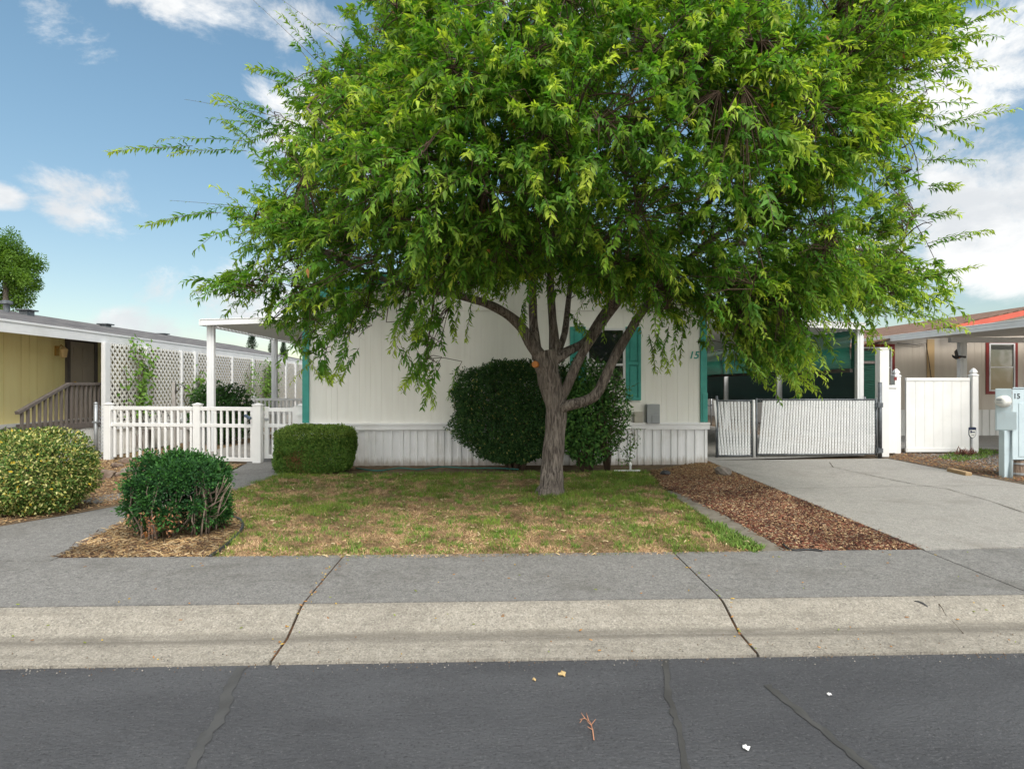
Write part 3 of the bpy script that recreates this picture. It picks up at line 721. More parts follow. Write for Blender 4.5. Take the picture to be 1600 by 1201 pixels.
    sc = W(836.5, 568, Y=Y0-.145)
    put('pruning_scar', MB().lathe(sc+Vector((.012,.06,-.01)), [(.044,0),(.044,.05),(.038,.060),(.0,.062)], 16, axis=(-.35,-.93,.05)), m_cut, root, smooth=False)
    # ---- crown envelope, measured outline at the trunk's distance
    OUT = [(560,-20),(575,40),(555,75),(500,95),(455,110),(470,150),(405,165),(372,190),(400,225),(385,262),(430,300),(345,318),(305,338),(370,368),(415,392),(345,420),(325,450),(330,478),(400,492),(432,512),(474,545),(492,585),(525,548),(575,535),(625,505),(655,560),(672,610),(676,560),(700,515),(720,470),(775,440),(830,418),(895,425),(950,452),(1000,468),(1025,520),(1045,562),(1058,520),(1072,492),(1108,500),(1140,545),(1195,575),(1245,560),(1232,500),(1290,470),(1330,478),(1352,500),(1385,505),(1400,475),(1455,480),(1440,440),(1470,405),(1452,372),(1492,352),(1448,320),(1470,290),(1440,250),(1490,215),(1470,190),(1525,165),(1450,135),(1500,90),(1520,45),(1555,5),(1560,-60),(1420,-150),(1150,-230),(900,-240),(700,-170)]
    OUT = [(x-26 if x > 1400 and y < 430 else x+14 if x < 470 and y < 420 else x, y) for x, y in OUT]
    def cloud(n, hard):
        px = rs.uniform(300,1570,n*6); py = rs.uniform(-240,620,n*6); k = inpoly(px, py, OUT); px, py = px[k], py[k]
        e = edgedist(px, py, OUT); g = np.sqrt(1-(1-np.clip(e/240,0,1))**2)*.96+.04
        u = rs.uniform(-1,1,len(px)); u = np.sign(u)*np.abs(u)**(.6 if hard else 1)
        dy = np.where(u < 0, u*3.25, u*3.1)*g
        # undersides: the lower the point, the shallower the crown (it arches over the trunk)
        Y = Y0 + dy; a = (px-CX)/F; b = (CY-py)/F
        t = Y/(math.cos(YAW)-a*math.sin(YAW))
        P = np.stack([(a*math.cos(YAW)+math.sin(YAW))*t, Y, H+b*t], 1)
        ok = ~((P[:,1] > 10.75) & (P[:,2] < 3.95) & (P[:,0] > -4.2) & (P[:,0] < 4.3)) & ~((P[:,1] > 11.2) & (P[:,2] < 4.4))
        nz = vnoise(P, .95, 31)*.6 + vnoise(P, 2.1, 32)*.4
        ok &= rs.rand(len(P)) < np.clip((nz-.38)*6.5, .02, 1)
        if hard: ok &= (inpoly(px, py+np.where(px > 1110, 8, 30), OUT) | (py < 330)) & (e > 120*(vnoise(P, 1.5, 33)-.28))
        # hollow under the crown round the limbs
        c0 = np.array([base.x-.05, Y0, 2.1]); ok &= (((P-c0)/[1.7,1.5,.95])**2).sum(1) > 1
        return P[ok][:n], e[ok][:n]
    # secondary branches reach from the limbs into the crown
    NP = np.array([tuple(q) for q, r_ in nodes]); NR = np.array([r_ for q, r_ in nodes])
    sec, _ = cloud(640, False)
    dmin = np.array([np.min(np.linalg.norm(NP-p, axis=1)) for p in sec]); sec = sec[np.argsort(dmin)]
    polys = []; r0s = []
    for p in sec:
        d = np.linalg.norm(NP-p, axis=1); i = int(np.argmin(d + (NR < .012)*.25)); a = NP[i]; ln = d[i]
        if ln < .12: continue
        bow = np.array([0,0,.16*ln]) + rs.normal(0,.05*ln,3)
        tt = np.linspace(0,1,5)[:,None]; pl = a + (p-a)*tt + bow*(4*tt*(1-tt)); polys.append(pl)
        rr_ = min(NR[i]*.75, .012+.008*ln); r0s.append(rr_)
        NP = np.concatenate([NP, pl[1:]]); NR = np.concatenate([NR, np.linspace(rr_, rr_*.45, 4)])
    V, Q = tubes_np(np.array(polys), np.array(r0s), np.array(r0s)*.45)
    npmesh('branches', V, Q, m_twig, root, smooth=True)
    # leafy shoots
    tgt, e = cloud(10400, True)
    def fill(poly, n, y0, y1):          # thinner foliage hanging under the main mass
        px = rs.uniform(min(p[0] for p in poly), max(p[0] for p in poly), n*4); py = rs.uniform(min(p[1] for p in poly), max(p[1] for p in poly), n*4)
        k = inpoly(px, py, poly); px, py = px[k][:n], py[k][:n]; Y = Y0 + rs.uniform(y0, y1, len(px)); a = (px-CX)/F; t = Y/(math.cos(YAW)-a*math.sin(YAW))
        P = np.stack([(a*math.cos(YAW)+math.sin(YAW))*t, Y, H+(CY-py)/F*t], 1)
        k = vnoise(P, 2.2, 37) > .42; return P[k], np.full(k.sum(), 200.0)
    for args in (([(700,330),(1040,330),(1030,430),(985,440),(950,415),(900,400),(850,390),(800,400),(740,430),(700,440)], 620, -1.9, 1.2),
                 ([(1060,400),(1280,420),(1275,540),(1250,575),(1190,550),(1140,515),(1105,470)], 560, -1.7, .6),
                 ([(740,395),(1015,395),(1005,462),(955,442),(900,428),(850,418),(800,425),(770,452)], 330, -1.6, 1.3),
                 ([(1270,400),(1460,400),(1470,470),(1400,470),(1330,455),(1280,480)], 240, -1.2, .5)):
        q_, e_ = fill(*args); tgt = np.concatenate([tgt, q_]); e = np.concatenate([e, e_])
    kc = rs.rand(len(tgt)) < .36; ctr = tgt[kc]; q_ = rs.randint(len(ctr), size=(~kc).sum())     # shoots gather in tufts
    tgt[~kc] = ctr[q_] + rs.normal(0,1,((~kc).sum(),3))*[.15,.15,.12]; e[~kc] = e[kc][q_]
    near = np.empty((len(tgt),3))
    for s0 in range(0, len(tgt), 400):
        d = np.linalg.norm(tgt[s0:s0+400,None,:]-NP[None], axis=2); near[s0:s0+400] = NP[d.argmin(1)]
    cen = np.array([base.x+.2, Y0, 3.6]); out = nrm(tgt-cen)
    dv = tgt-near; dl = np.linalg.norm(dv, axis=1)
    D0 = nrm(nrm(dv)*.55 + out*[.8,.8,.45] + rs.normal(0,.48,tgt.shape) + [0,0,.22]); low = tgt[:,2] < 2.9
    D0[low] = nrm(D0[low] + [0,0,-.15])
    ln = rs.uniform(.22,.55,len(tgt)); far = (e < 55) & (rs.rand(len(tgt)) < .33) & ~low; ln[far] = rs.uniform(.55,1.0,far.sum()); st = tgt - D0*(ln*.45)[:,None]
    droop = rs.uniform(.05,.60,len(tgt)) + low*.12
    # explicit long sprays that stick out of the outline or hang below it
    ex = []
    def spray(a, b, dya, dyb, dens=1): ex.append((np.array(W(*a, Y=Y0+dya)), np.array(W(*b, Y=Y0+dyb)), dens))
    for a, b, ya, yb in [((385,236),(262,236),-.8,-.8),((300,235),(165,240),-.8,-.8),((345,332),(232,352),-.9,-1),((470,125),(388,100),-.6,-.8),((410,185),(330,150),-.7,-.9),((500,92),(432,10),-.5,-.6),((400,235),(345,190),-.6,-.7),
          ((360,440),(312,455),-.8,-1),((620,540),(660,612),-1.2,-1.25),((655,560),(676,632),-1.2,-1.25),((500,560),(512,592),-1,-1),((545,540),(520,590),-1,-1.1),((440,505),(500,580),-1,-1.1),
          ((1180,540),(1270,606),-1.4,-1.6),((1210,520),(1290,590),-1.4,-1.6),((1150,545),(1190,598),-1.2,-1.3),((1230,560),(1255,612),-1.5,-1.6),((1330,470),(1385,545),-1.0,-1.2),((1350,480),(1440,510),-1,-1.3),((1400,480),(1512,512),-1,-1.3),((1390,470),(1480,520),-1,-1.2),
          ((1430,440),(1535,415),-.8,-1.1),((1450,380),(1556,355),-.8,-1),((1440,340),(1490,330),-.8,-1),((1450,290),(1500,288),-.8,-1),((1440,250),(1525,246),-.8,-1),((1460,200),(1590,158),-1,-1.4),((1440,180),(1530,205),-.8,-1),((1440,120),(1555,100),-1,-1.3),((1460,90),(1540,42),-1,-1.3),((1480,50),(1575,8),-1.2,-1.5),
          ((1025,520),(1042,575),-.9,-1),((1045,510),(1032,568),-.9,-1),((1060,500),(1050,560),-.9,-1),((700,470),(715,525),-.9,-1),((720,450),(700,515),-1,-1.1),((820,470),(815,515),-.4,-.5),((905,500),(920,528),-.5,-.6),
          ((560,60),(545,5),-.4,-.5),((600,30),(560,-30),-.4,-.5)]:
        for q in range(2):
            j = np.array([rs.normal(0,9), rs.normal(0,7)]) if q else np.zeros(2)
            spray((a[0]+j[0],a[1]+j[1]), (b[0]+j[0]*1.2,b[1]+j[1]*1.2), ya+(q-1)*.12, yb+(q-1)*.15)
    EA = np.array([x[0] for x in ex]); EB = np.array([x[1] for x in ex]); el = np.linalg.norm(EB-EA, axis=1)
    dr_e = rs.uniform(.04,.2,len(ex)); eD = nrm(nrm(EB-EA) + dr_e[:,None]*[0,0,.9] + rs.normal(0,.05,EA.shape))
    Ls = rs.uniform(.072,.112,len(st))
    a1 = twigs_leaf(st, D0, ln, 30, droop, Ls, rs)
    a2 = twigs_leaf(EA, eD, el, 44, dr_e, rs.uniform(.065,.095,len(ex)), rs, tmin=.03)
    # a few bare shoots too
    bs = [((520,120),(395,-5)),((470,190),(288,150)),((560,90),(420,-20)),((440,330),(265,308)),((530,170),(385,105))]
    BA = np.array([W(*a, Y=Y0-.7) for a,b in bs]); BB = np.array([W(*b, Y=Y0-.8) for a,b in bs]); bl = np.linalg.norm(BB-BA, axis=1)
    a3 = twigs_leaf(BA, nrm(BB-BA), bl, 16, np.full(len(bs),.03), np.full(len(bs),.035), rs)
    P = np.concatenate([a1[0],a2[0],a3[0]]); D = np.concatenate([a1[1],a2[1],a3[1]]); N = np.concatenate([a1[2],a2[2],a3[2]]); L = np.concatenate([a1[3],a2[3],a3[3]]); t = np.concatenate([a1[4],a2[4],a3[4]])
    # young yellow-green leaves sit at shoot tips, more on some shoots and towards the sun
    sunny = np.clip(((st-cen)*[.4,-.45,.8]).sum(1)/3.2+.35, 0, 1)  # sun-facing shoots get more pale leaves: sunlight put into the colour
    vig_lit = np.concatenate([(np.where(rs.rand(len(st)) < .16+.22*sunny, rs.uniform(.55,1.05,len(st)), rs.uniform(0,.42,len(st)))).repeat(30), (.35+.5*rs.rand(len(ex))).repeat(44), np.full(len(bs)*16,.2)])
    yng_lit = np.clip((t-.35)*1.7, 0, 1)*vig_lit + .22*np.clip((P[:,0]-2.2)*.45,0,1)*rs.rand(len(P)) + .14*np.clip((-P[:,0]-2)*.4,0,1)*rs.rand(len(P))  # backlit yellow of the right side put into the colour, fainter at left
    yng_lit = np.clip(yng_lit + rs.normal(0,.07,len(P)), 0, 1)
    col = lerp((.088,.232,.03), (.47,.58,.08), yng_lit)*rs.uniform(.7,1.3,(len(P),1))
    dead = rs.rand(len(P)) < .0015; col[dead] = (.36,.17,.06)
    leafmesh('crown', P, D, N, L, L*rs.uniform(.27,.37,len(P)), col, m_leaf, root, curl=rs.uniform(.05,.45,len(P)))
    con = np.stack([near, near*.5+st*.5+[0,0,.03], st], 1); 
    V, Q = tubes_np(con, np.full(len(con),.006), np.full(len(con),.004)); npmesh('twigs', V, Q, m_twig, root)
    al = np.concatenate([a1[5],a2[5],a3[5]])
    V, Q = tubes_np(al, np.full(len(al),.0042), np.full(len(al),.0016)); npmesh('shoots', V, Q, m_twig, root)
    print('tree leaves', len(P), 'shoots', len(al))
big_tree()

# ------------------------------------------------------------------ walls with vertical profile
def vwall(mb, p0, p1, z0, ztop, prof, nrm_out):
    """wall from p0 to p1 (xy), prof(s)->list of (s, inset); ztop(s) gives the head"""
    p0 = Vector((*p0,0)); p1 = Vector((*p1,0)); d = (p1-p0); L = d.length; d.normalize(); n = Vector((*nrm_out,0))
    vs = []
    for s, ins in prof(L):
        q = p0 + d*s - n*ins
        vs += [(q.x,q.y,z0),(q.x,q.y,ztop(s))]
    return mb.add(vs, [(2*i,2*i+2,2*i+3,2*i+1) for i in range(len(vs)//2-1)])
def groove(steps, w=.010, dep=.004):
    def f(L):
        o = [(0,0)]; s = 0; i = 0
        while True:
            s += steps[i % len(steps)]; i += 1
            if s > L-.03: break
            o += [(s-w/2,0),(s-w/2+.001,dep),(s+w/2-.001,dep),(s+w/2,0)]
        return o + [(L,0)]
    return f
def ribs(steps, dep=.02, bev=.008):
    def f(L):
        o = [(0,0)]; s = 0; i = 0; up = 0
        while True:
            s += steps[i % len(steps)]; i += 1
            if s > L-.03: break
            o += [(s-bev/2, dep*up), (s+bev/2, dep*(1-up))]; up = 1-up
        return o + [(L, dep*up)]
    return f
def text_mesh(txt, size, depth=.004, shear=0.0):
    cu = bpy.data.curves.new('t', 'FONT'); cu.body = txt; cu.size = size; cu.extrude = depth/2; cu.shear = shear; cu.offset = size*.012; cu.resolution_u = 3
    ob = bpy.data.objects.new('t', cu); COL.objects.link(ob); dg = bpy.context.evaluated_depsgraph_get(); dg.update()
    me = ob.evaluated_get(dg).to_mesh(); mb = MB(); mb.add([tuple(v.co) for v in me.vertices], [tuple(p.vertices) for p in me.polygons])
    bpy.data.objects.remove(ob); bpy.data.curves.remove(cu)
    return mb
def place_text(mb, origin, right=(1,0,0), up=(0,0,1)):
    o, r, u = Vector(origin), Vector(right), Vector(up); n = r.cross(u)
    mb.v = [tuple(o + r*v[0] + u*v[1] + n*v[2]) for v in mb.v]
    return mb

# ------------------------------------------------------------------ main house
YH = 11.2
XL, XR = WX(475, YH), WX(1102, YH); XM = (XL+XR)/2
ZS = WZ(790, 661, YH); ZE = 3.0; SL = .25; ZR = ZE + SL*(XR-XL)/2
house = thing('mobile_home', (XM, YH, 0), 'cream sided mobile home with teal corner trim and white ribbed skirting behind the tree', 'house')
ztop = lambda s: ZE - .04 + SL*min(s, (XR-XL)-s)
zseam = WZ(790, 484, YH)
mb = MB(); vwall(mb, (XL,YH), (XR,YH), ZS-.02, lambda s: zseam, groove([.20,.20,.10,.10]), (0,-1))
vwall(mb, (XL,YH+.012), (XR,YH+.012), zseam-.02, ztop, groove([.20,.20,.10,.10]), (0,-1))
vwall(mb, (XL,30), (XL,YH), ZS-.02, lambda s: ZE, groove([.2]), (-1,0)); vwall(mb, (XR,YH), (XR,30), ZS-.02, lambda s: ZE, groove([.2]), (1,0))
mb.add([(XL,30,ZS),(XR,30,ZS),(XR,30,ZE),(XM,30,ZR),(XL,30,ZE)], [(0,1,2,3,4)])
put('wall', mb, m_side, house)
put('seam_strip', MB().box((XL,YH-.012,zseam-.012),(XR,YH+.005,zseam+.012)), m_side, house)
mb = MB(); vwall(mb, (XL-.02,YH-.03), (XR+.03,YH-.03), -.02, lambda s: ZS-.10, ribs([.07,.085,.05,.11,.06,.12,.075,.05]), (0,-1))
vwall(mb, (XR+.03,YH-.03), (XR+.03,30), -.02, lambda s: ZS-.10, ribs([.09]), (1,0)); vwall(mb, (XL-.02,30), (XL-.02,YH-.03), -.02, lambda s: ZS-.10, ribs([.09]), (-1,0))
put('skirting', mb, m_skirt, house)
mb = MB().box((XL-.05,YH-.065,ZS-.115),(XR+.06,YH-.002,ZS-.01)); mb.box((XL-.055,YH-.08,ZS-.03),(XR+.065,YH-.066,ZS+.012)); mb.box((XR+.0,YH,ZS-.115),(XR+.058,30,ZS-.01)); mb.box((XL-.048,YH,ZS-.115),(XL,30,ZS-.01))
put('belt_trim', mb, m_skirt, house, bev=.004)
for s, x0 in ((-1, XL), (1, XR)):
    mb = MB().box((min(x0, x0-s*.095), YH-.028, ZS+.014), (max(x0, x0-s*.095), YH+.02, ZE-.02)).box((min(x0, x0+s*.024), YH-.028, ZS+.014), (max(x0, x0+s*.024), YH+.10, ZE-.02))
    if s > 0: mb.box((x0-.06,YH-.036,ZS+.014),(x0+.034,YH-.028,ZS+.55))
    put('corner_trim', mb, m_teal, house, bev=.003)
OV = .16; YO = YH-.30
mb = MB()
for s in (-1, 1):
    xe = XM + s*((XR-XL)/2+OV); ze = ZE - SL*OV
    a = [(xe, ze), (XM, ZR)]
    mb.add([(xe,YO,ze+.05),(XM,YO,ZR+.05),(XM,30.3,ZR+.05),(xe,30.3,ze+.05),(xe,YO,ze+.02),(XM,YO,ZR+.02),(XM,30.3,ZR+.02),(xe,30.3,ze+.02)], [(0,1,2,3),(4,7,6,5),(0,4,5,1),(0,3,7,4),(3,2,6,7)])
put('roof', mb, m_mainrf, house)
mb = MB(); mf = MB()
for s in (-1, 1):
    xe = XM + s*((XR-XL)/2+OV); ze = ZE - SL*OV
    mb.prism([(xe,YO+.002,ze+.018),(XM,YO+.002,ZR+.018),(XM,YO+.002,ZR-.13),(xe,YO+.002,ze-.13)], (0,.022,0))
    mf.add([(xe,YO+.03,ze-.05),(XM,YO+.03,ZR-.05),(XM,YH,ZR-.05),(xe,YH,ze-.05)], [(0,1,2,3)])
    mf.add([(xe,YO+.03,ze-.05),(xe,30.2,ze-.05),(xe-s*OV,30.2,ze-.05),(xe-s*OV,YO+.03,ze-.05)], [(0,1,2,3)])
    mb.prism([(xe,YO+.03,ze+.018),(xe,30.2,ze+.018),(xe,30.2,ze-.11),(xe,YO+.03,ze-.11)], (s*.02,0,0))
put('rake_board', mb, m_teal, house); put('soffit', mf, m_soffit, house)
# window with shutters
def window(parent, x0, x1, z0, z1, y, fm, gm, split=.5, fw=.045, trim=None, tw=.07, inner=None):
    if trim:
        mb = MB(); mb.box((x0-tw,y-.022,z0-tw),(x0,y+.02,z1+tw)); mb.box((x1,y-.022,z0-tw),(x1+tw,y+.02,z1+tw)); mb.box((x0,y-.022,z1),(x1,y+.02,z1+tw)); mb.box((x0,y-.022,z0-tw),(x1,y+.02,z0))
        w = put('window', mb, trim, parent, bev=.003)
    mb = MB(); zm = z0+(z1-z0)*split
    mb.box((x0+.002,y-.034,z0+.002),(x0+fw,y+.03,z1-.002)); mb.box((x1-fw,y-.034,z0+.002),(x1-.002,y+.03,z1-.002)); mb.box((x0+fw,y-.034,z1-fw),(x1-fw,y+.03,z1-.002)); mb.box((x0+fw,y-.034,z0+.002),(x1-fw,y+.03,z0+fw))
    mb.box((x0+fw,y-.028,zm-fw*.45),(x1-fw,y+.03,zm+fw*.45))
    f = put('window_frame' if trim else 'window', mb, fm, w if trim else parent, bev=.003); base = w if trim else f
    for a, b, dy in ((z0+fw, zm-fw*.45, -.014), (zm+fw*.45, z1-fw, -.003)):
        put('pane', MB().box((x0+fw-.004,y+dy,a-.004),(x1-fw+.004,y+dy+.006,b+.004)), gm, base)
    return base
wx0, wx1, wz0, wz1 = WX(916,YH), WX(977,YH), WZ(800,627,YH), WZ(800,512,YH)
window(house, wx0, wx1, wz0, wz1, YH, m_trimw, m_glass)
for (a, b) in ((wx0-.30, wx0-.015), (wx1+.0, wx1+.285)):
    mb = MB(); y0, y1 = YH-.035, YH-.001; zt, zb = wz1+.02, wz0+.02; st = .055; zm = zb+(zt-zb)*.5
    mb.box((a,y0,zb),(a+st,y1,zt)); mb.box((b-st,y0,zb),(b,y1,zt))
    for z_ in (zb, zm-st/2, zt-st): mb.box((a+st,y0,z_),(b-st,y1,z_+st))
    for (c, d) in ((zb+st, zm-st/2), (zm+st/2, zt-st)):
        mb.box((a+st,y0+.02,c),(b-st,y1,d)); mb.box((a+st+.025,y0+.008,c+.025),(b-st-.025,y0+.0195,d-.025))
    put('shutter', mb, m_teal, house, bev=.004)
t = place_text(text_mesh('15', .19, .012, .25), (WX(1075.5,YH), YH-.004, WZ(1080,560,YH)))
put('house_number', t, m_teal, house)
mb = MB().box((WX(1008.5,YH),YH-.12,WZ(1000,661,YH)),(WX(1028.5,YH),YH-.002,WZ(1000,631,YH)))
bxo = put('meter_cabinet', mb, m_grey, house, bev=.008)
put('cabinet_door', MB().box((WX(1016,YH),YH-.128,WZ(1000,660,YH)),(WX(1028,YH),YH-.121,WZ(1000,647.5,YH))), m_grey, bxo, bev=.002)
put('junction_box', MB().box((WX(989.5,YH),YH-.085,WZ(1000,660,YH)),(WX(1003,YH),YH-.002,WZ(1000,643,YH))).tube([(WX(991,YH),YH-.04,WZ(1000,660,YH)),(WX(991,YH),YH-.04,.35)], .012, 6), m_beige, house, bev=.006)

# ------------------------------------------------------------------ left awning of the main house
aw = thing('patio_awning', (-5.0, 13.2, 0), 'white metal patio awning on two slim posts along the left side of the cream home', 'awning')
AX0, AX1, AY0, AY1 = WX(314,13.2), XL-.02, 13.2, 29
mb = MB(); xs = []
ny = 64
def ribsheet(mb, x0, z0, x1, z1, y0, y1, step=.20):
    n_ = int((y1-y0)/step); pr = []
    for i in range(n_):
        y = y0+i*step; pr += [(y,0),(y+step*.42,0),(y+step*.5,.045),(y+step*.92,.045)]
    pr.append((y0+n_*step, 0))
    vs = []
    for (y, d) in pr: vs += [(x0,y,z0+d),(x1,y,z1+d)]
    mb.add(vs, [(2*i,2*i+1,2*i+3,2*i+2) for i in range(len(pr)-1)])
ribsheet(mb, AX0, 2.74, AX1, 2.84, AY0+.03, AY1)
put('roof_panel', mb, m_soffit, aw)
mb = MB().prism([(AX0-.02,AY0,2.70),(AX1,AY0,2.80),(AX1,AY0,2.93),(AX0-.02,AY0,2.83)], (0,.025,0))
mb.box((AX0-.045,AY0-.002,2.70),(AX0-.02,AY1,2.83)).prism([(AX0-.02,AY0-.012,2.815),(AX1,AY0-.012,2.915),(AX1,AY0-.012,2.935),(AX0-.02,AY0-.012,2.835)], (0,.012,0))
put('fascia', mb, m_trimw, aw, bev=.003)
for yy, px in ((13.45, 330), (17.6, 429), (22.4, 500)):
    x = WX(px, yy) if yy < 20 else AX0+.12
    put('post', MB().box((x-.075,yy-.05,0),(x+.075,yy+.05,2.76)).box((x-.03,yy-.06,.0),(x+.03,yy-.05,2.74)), m_trimw, aw, bev=.006)

# ------------------------------------------------------------------ right carport with shade screen
cp = thing('carport', (5.6, 12.2, 0), 'white carport roof with corrugated underside over the driveway beside the cream home', 'carport')
CX0, CX1, CY0, CY1 = XR+.02, WX(1349,12.2), 12.2, 30
mb = MB(); ribsheet(mb, CX0, 2.73, CX1, 2.585, CY0+.03, CY1); put('roof_panel', mb, m_soffit, cp)
mb = MB().prism([(CX0,CY0,2.70),(CX1+.03,CY0,2.555),(CX1+.03,CY0,2.695),(CX0,CY0,2.84)], (0,.025,0)).box((CX1+.03,CY0,2.555),(CX1+.055,CY1,2.695))
mb.prism([(CX0,CY0-.012,2.825),(CX1+.03,CY0-.012,2.68),(CX1+.03,CY0-.012,2.70),(CX0,CY0-.012,2.845)], (0,.012,0))
mb.prism([(CX0,CY0-.006,2.765),(CX1+.03,CY0-.006,2.62),(CX1+.03,CY0-.006,2.628),(CX0,CY0-.006,2.773)], (0,.006,0))
put('fascia', mb, m_trimw, cp, bev=.002)
xp = WX(1342.5, 12.35)
for yy in (12.35, 15.9, 19.6, 24, 29):
    put('post', MB().box((xp-.065,yy-.05,0),(xp+.065,yy+.05,2.60)).box((xp-.02,yy-.056,0),(xp+.02,yy-.05,2.58)), m_trimw, cp, bev=.006)
sc_ = thing('shade_screen', (xp-.12, 18, 0), 'dark green shade cloth hanging along the far side of the carport', 'shade screen')
def curtain(x, y0, y1, zt, zb, amp, n=60, seed=0, k=10):
    rr = random.Random(seed); mb = MB(); vs = []; ph = rr.uniform(0,6)
    for i in range(n+1):
        y = y0+(y1-y0)*i/n
        for j in range(k+1):
            f = j/k; sag = .035*math.sin(i*.8)*f
            vs.append((x + amp*math.sin(i*.9+ph+.4*math.sin(i*.37))*(.3+f) + amp*.7*math.sin(f*9+i*.25), y, zt+(zb-zt)*f + sag))
    return mb.add(vs, [(i*(k+1)+j, i*(k+1)+j+1, (i+1)*(k+1)+j+1, (i+1)*(k+1)+j) for i in range(n) for j in range(k)])
put('upper_cloth', curtain(xp-.11, 12.5, 28, 2.57, 1.74, .03, seed=1), m_green, sc_, smooth=True)
put('lower_cloth', curtain(xp+.09, 12.5, 28, 1.80, .92, .012, seed=2), m_greend, sc_, smooth=True)
put('rail', MB().box((xp-.13,12.45,1.70),(xp-.075,28,1.78)), m_greyw, sc_)
fl = MB(); a_ = [(xp-.10,12.44,2.53),(xp-.03,12.41,2.54),(xp-.035,12.40,2.1),(xp-.05,12.42,1.80),(xp-.11,12.45,1.76)]
fl.prism(a_, (0,.006,0)); put('cloth_flap', fl, m_green, sc_)
# end screen of the carport and a fence behind it
put('end_cloth', MB().box((CX0,27.9,.05),(xp,27.93,2.6)), m_greend, sc_)
def chainlink(mb, x0, z0, x1, z1, y, step=.055, r=.0016, along='x', tilt=0):
    """woven wire as two sets of diagonals, three-sided wires"""
    w, h = x1-x0, z1-z0
    for sg in (1, -1):
        c = -h
        while c < w + h:
            # line u = c + t, v = t (sg=1) ; u = c + t, v = h - t
            t0 = max(0, -c); t1 = min(h, w-c)
            if t1-t0 > .01:
                a = (c+t0, t0 if sg > 0 else h-t0); b = (c+t1, t1 if sg > 0 else h-t1)
                if along == 'x': mb.tube([(x0+a[0],y,z0+a[1]),(x0+b[0],y,z0+b[1])], r, 3, False)
                else: mb.tube([(y,x0+a[0],z0+a[1]),(y,x0+b[0],z0+b[1])], r, 3, False)
            c += step*1.4
cl = thing('side_fence', (xp+.2, 18, 0), 'grey chain link fence low along the far side of the carport', 'fence')
mb = MB(); chainlink(mb, 12.6, .05, 27.5, 1.15, xp+.2, .075, .002, 'y'); put('wire_mesh', mb, m_galv, cl)
put('rail', MB().tube([(xp+.2,12.5,1.16),(xp+.2,27.6,1.16)], .02, 8), m_galv, cl, smooth=True)
for yy in (12.5, 15.5, 18.5, 21.5, 24.5, 27.6): put('post', MB().tube([(xp+.2,yy,0),(xp+.2,yy,1.2)], .028, 8), m_galv, cl, smooth=True)

# ------------------------------------------------------------------ driveway gates with privacy slats
def slat_gate(name, px0, px1, zt, zb, Y, label, lean=0.0, lean2=0.0, holes=(), white_post=None, seed=0):
    rr = random.Random(seed)
    x0, x1 = WX(px0, Y), WX(px1, Y)
    g = thing(name, ((x0+x1)/2, Y, 0), label, 'gate', 'slatted driveway gates')
    fr = MB()
    for x in (x0, x1): fr.tube([(x,Y,zb-.02),(x,Y,zt+.03)], .019, 10)
    for z in (zb+.01, zt): fr.tube([(x0,Y,z),(x1,Y,z)], .017, 10)
    put('frame', fr, m_dsteel, g, smooth=True)
    sl = MB(); n = int((x1-x0)/.060)
    for i in range(n):
        f = (i+.5)/n; xt = x0+.03+(x1-x0-.06)*f; le = lean*(1-f)+lean2*f
        xa, xb = xt+le, xt - .0
        if f in holes: continue
        z0 = zb+.02+rr.uniform(-.012,.008); z1 = zt-.01+rr.uniform(-.012,.02); w = .043
        # corrugated slat: centre rib stands proud
        for (u0, u1, dy) in ((-w/2, -.006, 0), (-.006, .006, -.004), (.006, w/2, 0)):
            sl.add([(xb+u0,Y-.006+dy,z0),(xb+u1,Y-.006+dy,z0),(xa+u1,Y-.006+dy,z1),(xa+u0,Y-.006+dy,z1),
                    (xb+u0,Y+.004,z0),(xb+u1,Y+.004,z0),(xa+u1,Y+.004,z1),(xa+u0,Y+.004,z1)], [(0,1,2,3),(4,7,6,5),(0,4,5,1),(2,6,7,3),(0,3,7,4),(1,5,6,2)])
    put('slats', sl, m_slat, g)
    wm = MB(); chainlink(wm, x0, zb, x1, zt+.025, Y-.014, .045, .0015); put('wire_mesh', wm, m_galv, g)
    return g
YGt = 12.0
zt = WZ(1200, 626, YGt); zb = .04
ga = slat_gate('slat_gate', 1121, 1175, zt, zb, YGt-.02, 'narrow white slatted chain link gate with leaning slats next to the cream home', -.12, .0, seed=1)
put('hinge_pole', MB().tube([(WX(1120,YGt),YGt,-.02),(WX(1120,YGt),YGt,zt+.10)], .024, 10).tube([(WX(1101,YGt),YGt-.05,WZ(1100,633,YGt)),(WX(1112,YGt),YGt-.03,WZ(1100,633,YGt))], .014, 8), m_dsteel, ga, smooth=True)
gb = slat_gate('slat_gate', 1182, 1369, zt+.02, zb+.02, YGt, 'wide white slatted chain link gate across the carport entrance', .09, .0, seed=2)
put('drop_rod', MB().tube([(WX(1177.5,YGt),YGt-.03,-.0),(WX(1176.5,YGt),YGt-.03,zt+.02)], .026, 10), m_white, gb, smooth=True)
gp_ = thing('gate_post', (WX(1374,12),12,0), 'dark galvanised gate post with hinges beside the tall white post', 'post')
put('pole', MB().tube([(WX(1375,12),12,-.02),(WX(1375,12),12,WZ(1375,597,12))], .037, 12), m_dsteel, gp_, smooth=True)
for pz in (632, 703): put('hinge', MB().box((WX(1367,12),11.96,WZ(1375,pz+4,12)),(WX(1378,12),11.995,WZ(1375,pz-3,12))).tube([(WX(1370,12),11.95,WZ(1375,pz+5,12)),(WX(1370,12),11.95,WZ(1375,pz-5,12))],.014,8), m_dsteel, gp_)
tp = thing('white_post', (WX(1380,12.15),12.15,0), 'tall white square vinyl post between the slatted gate and the vinyl fence', 'post')
x0, x1 = WX(1371.5,12.15), WX(1386,12.15); zp = WZ(1380,546,12.15)
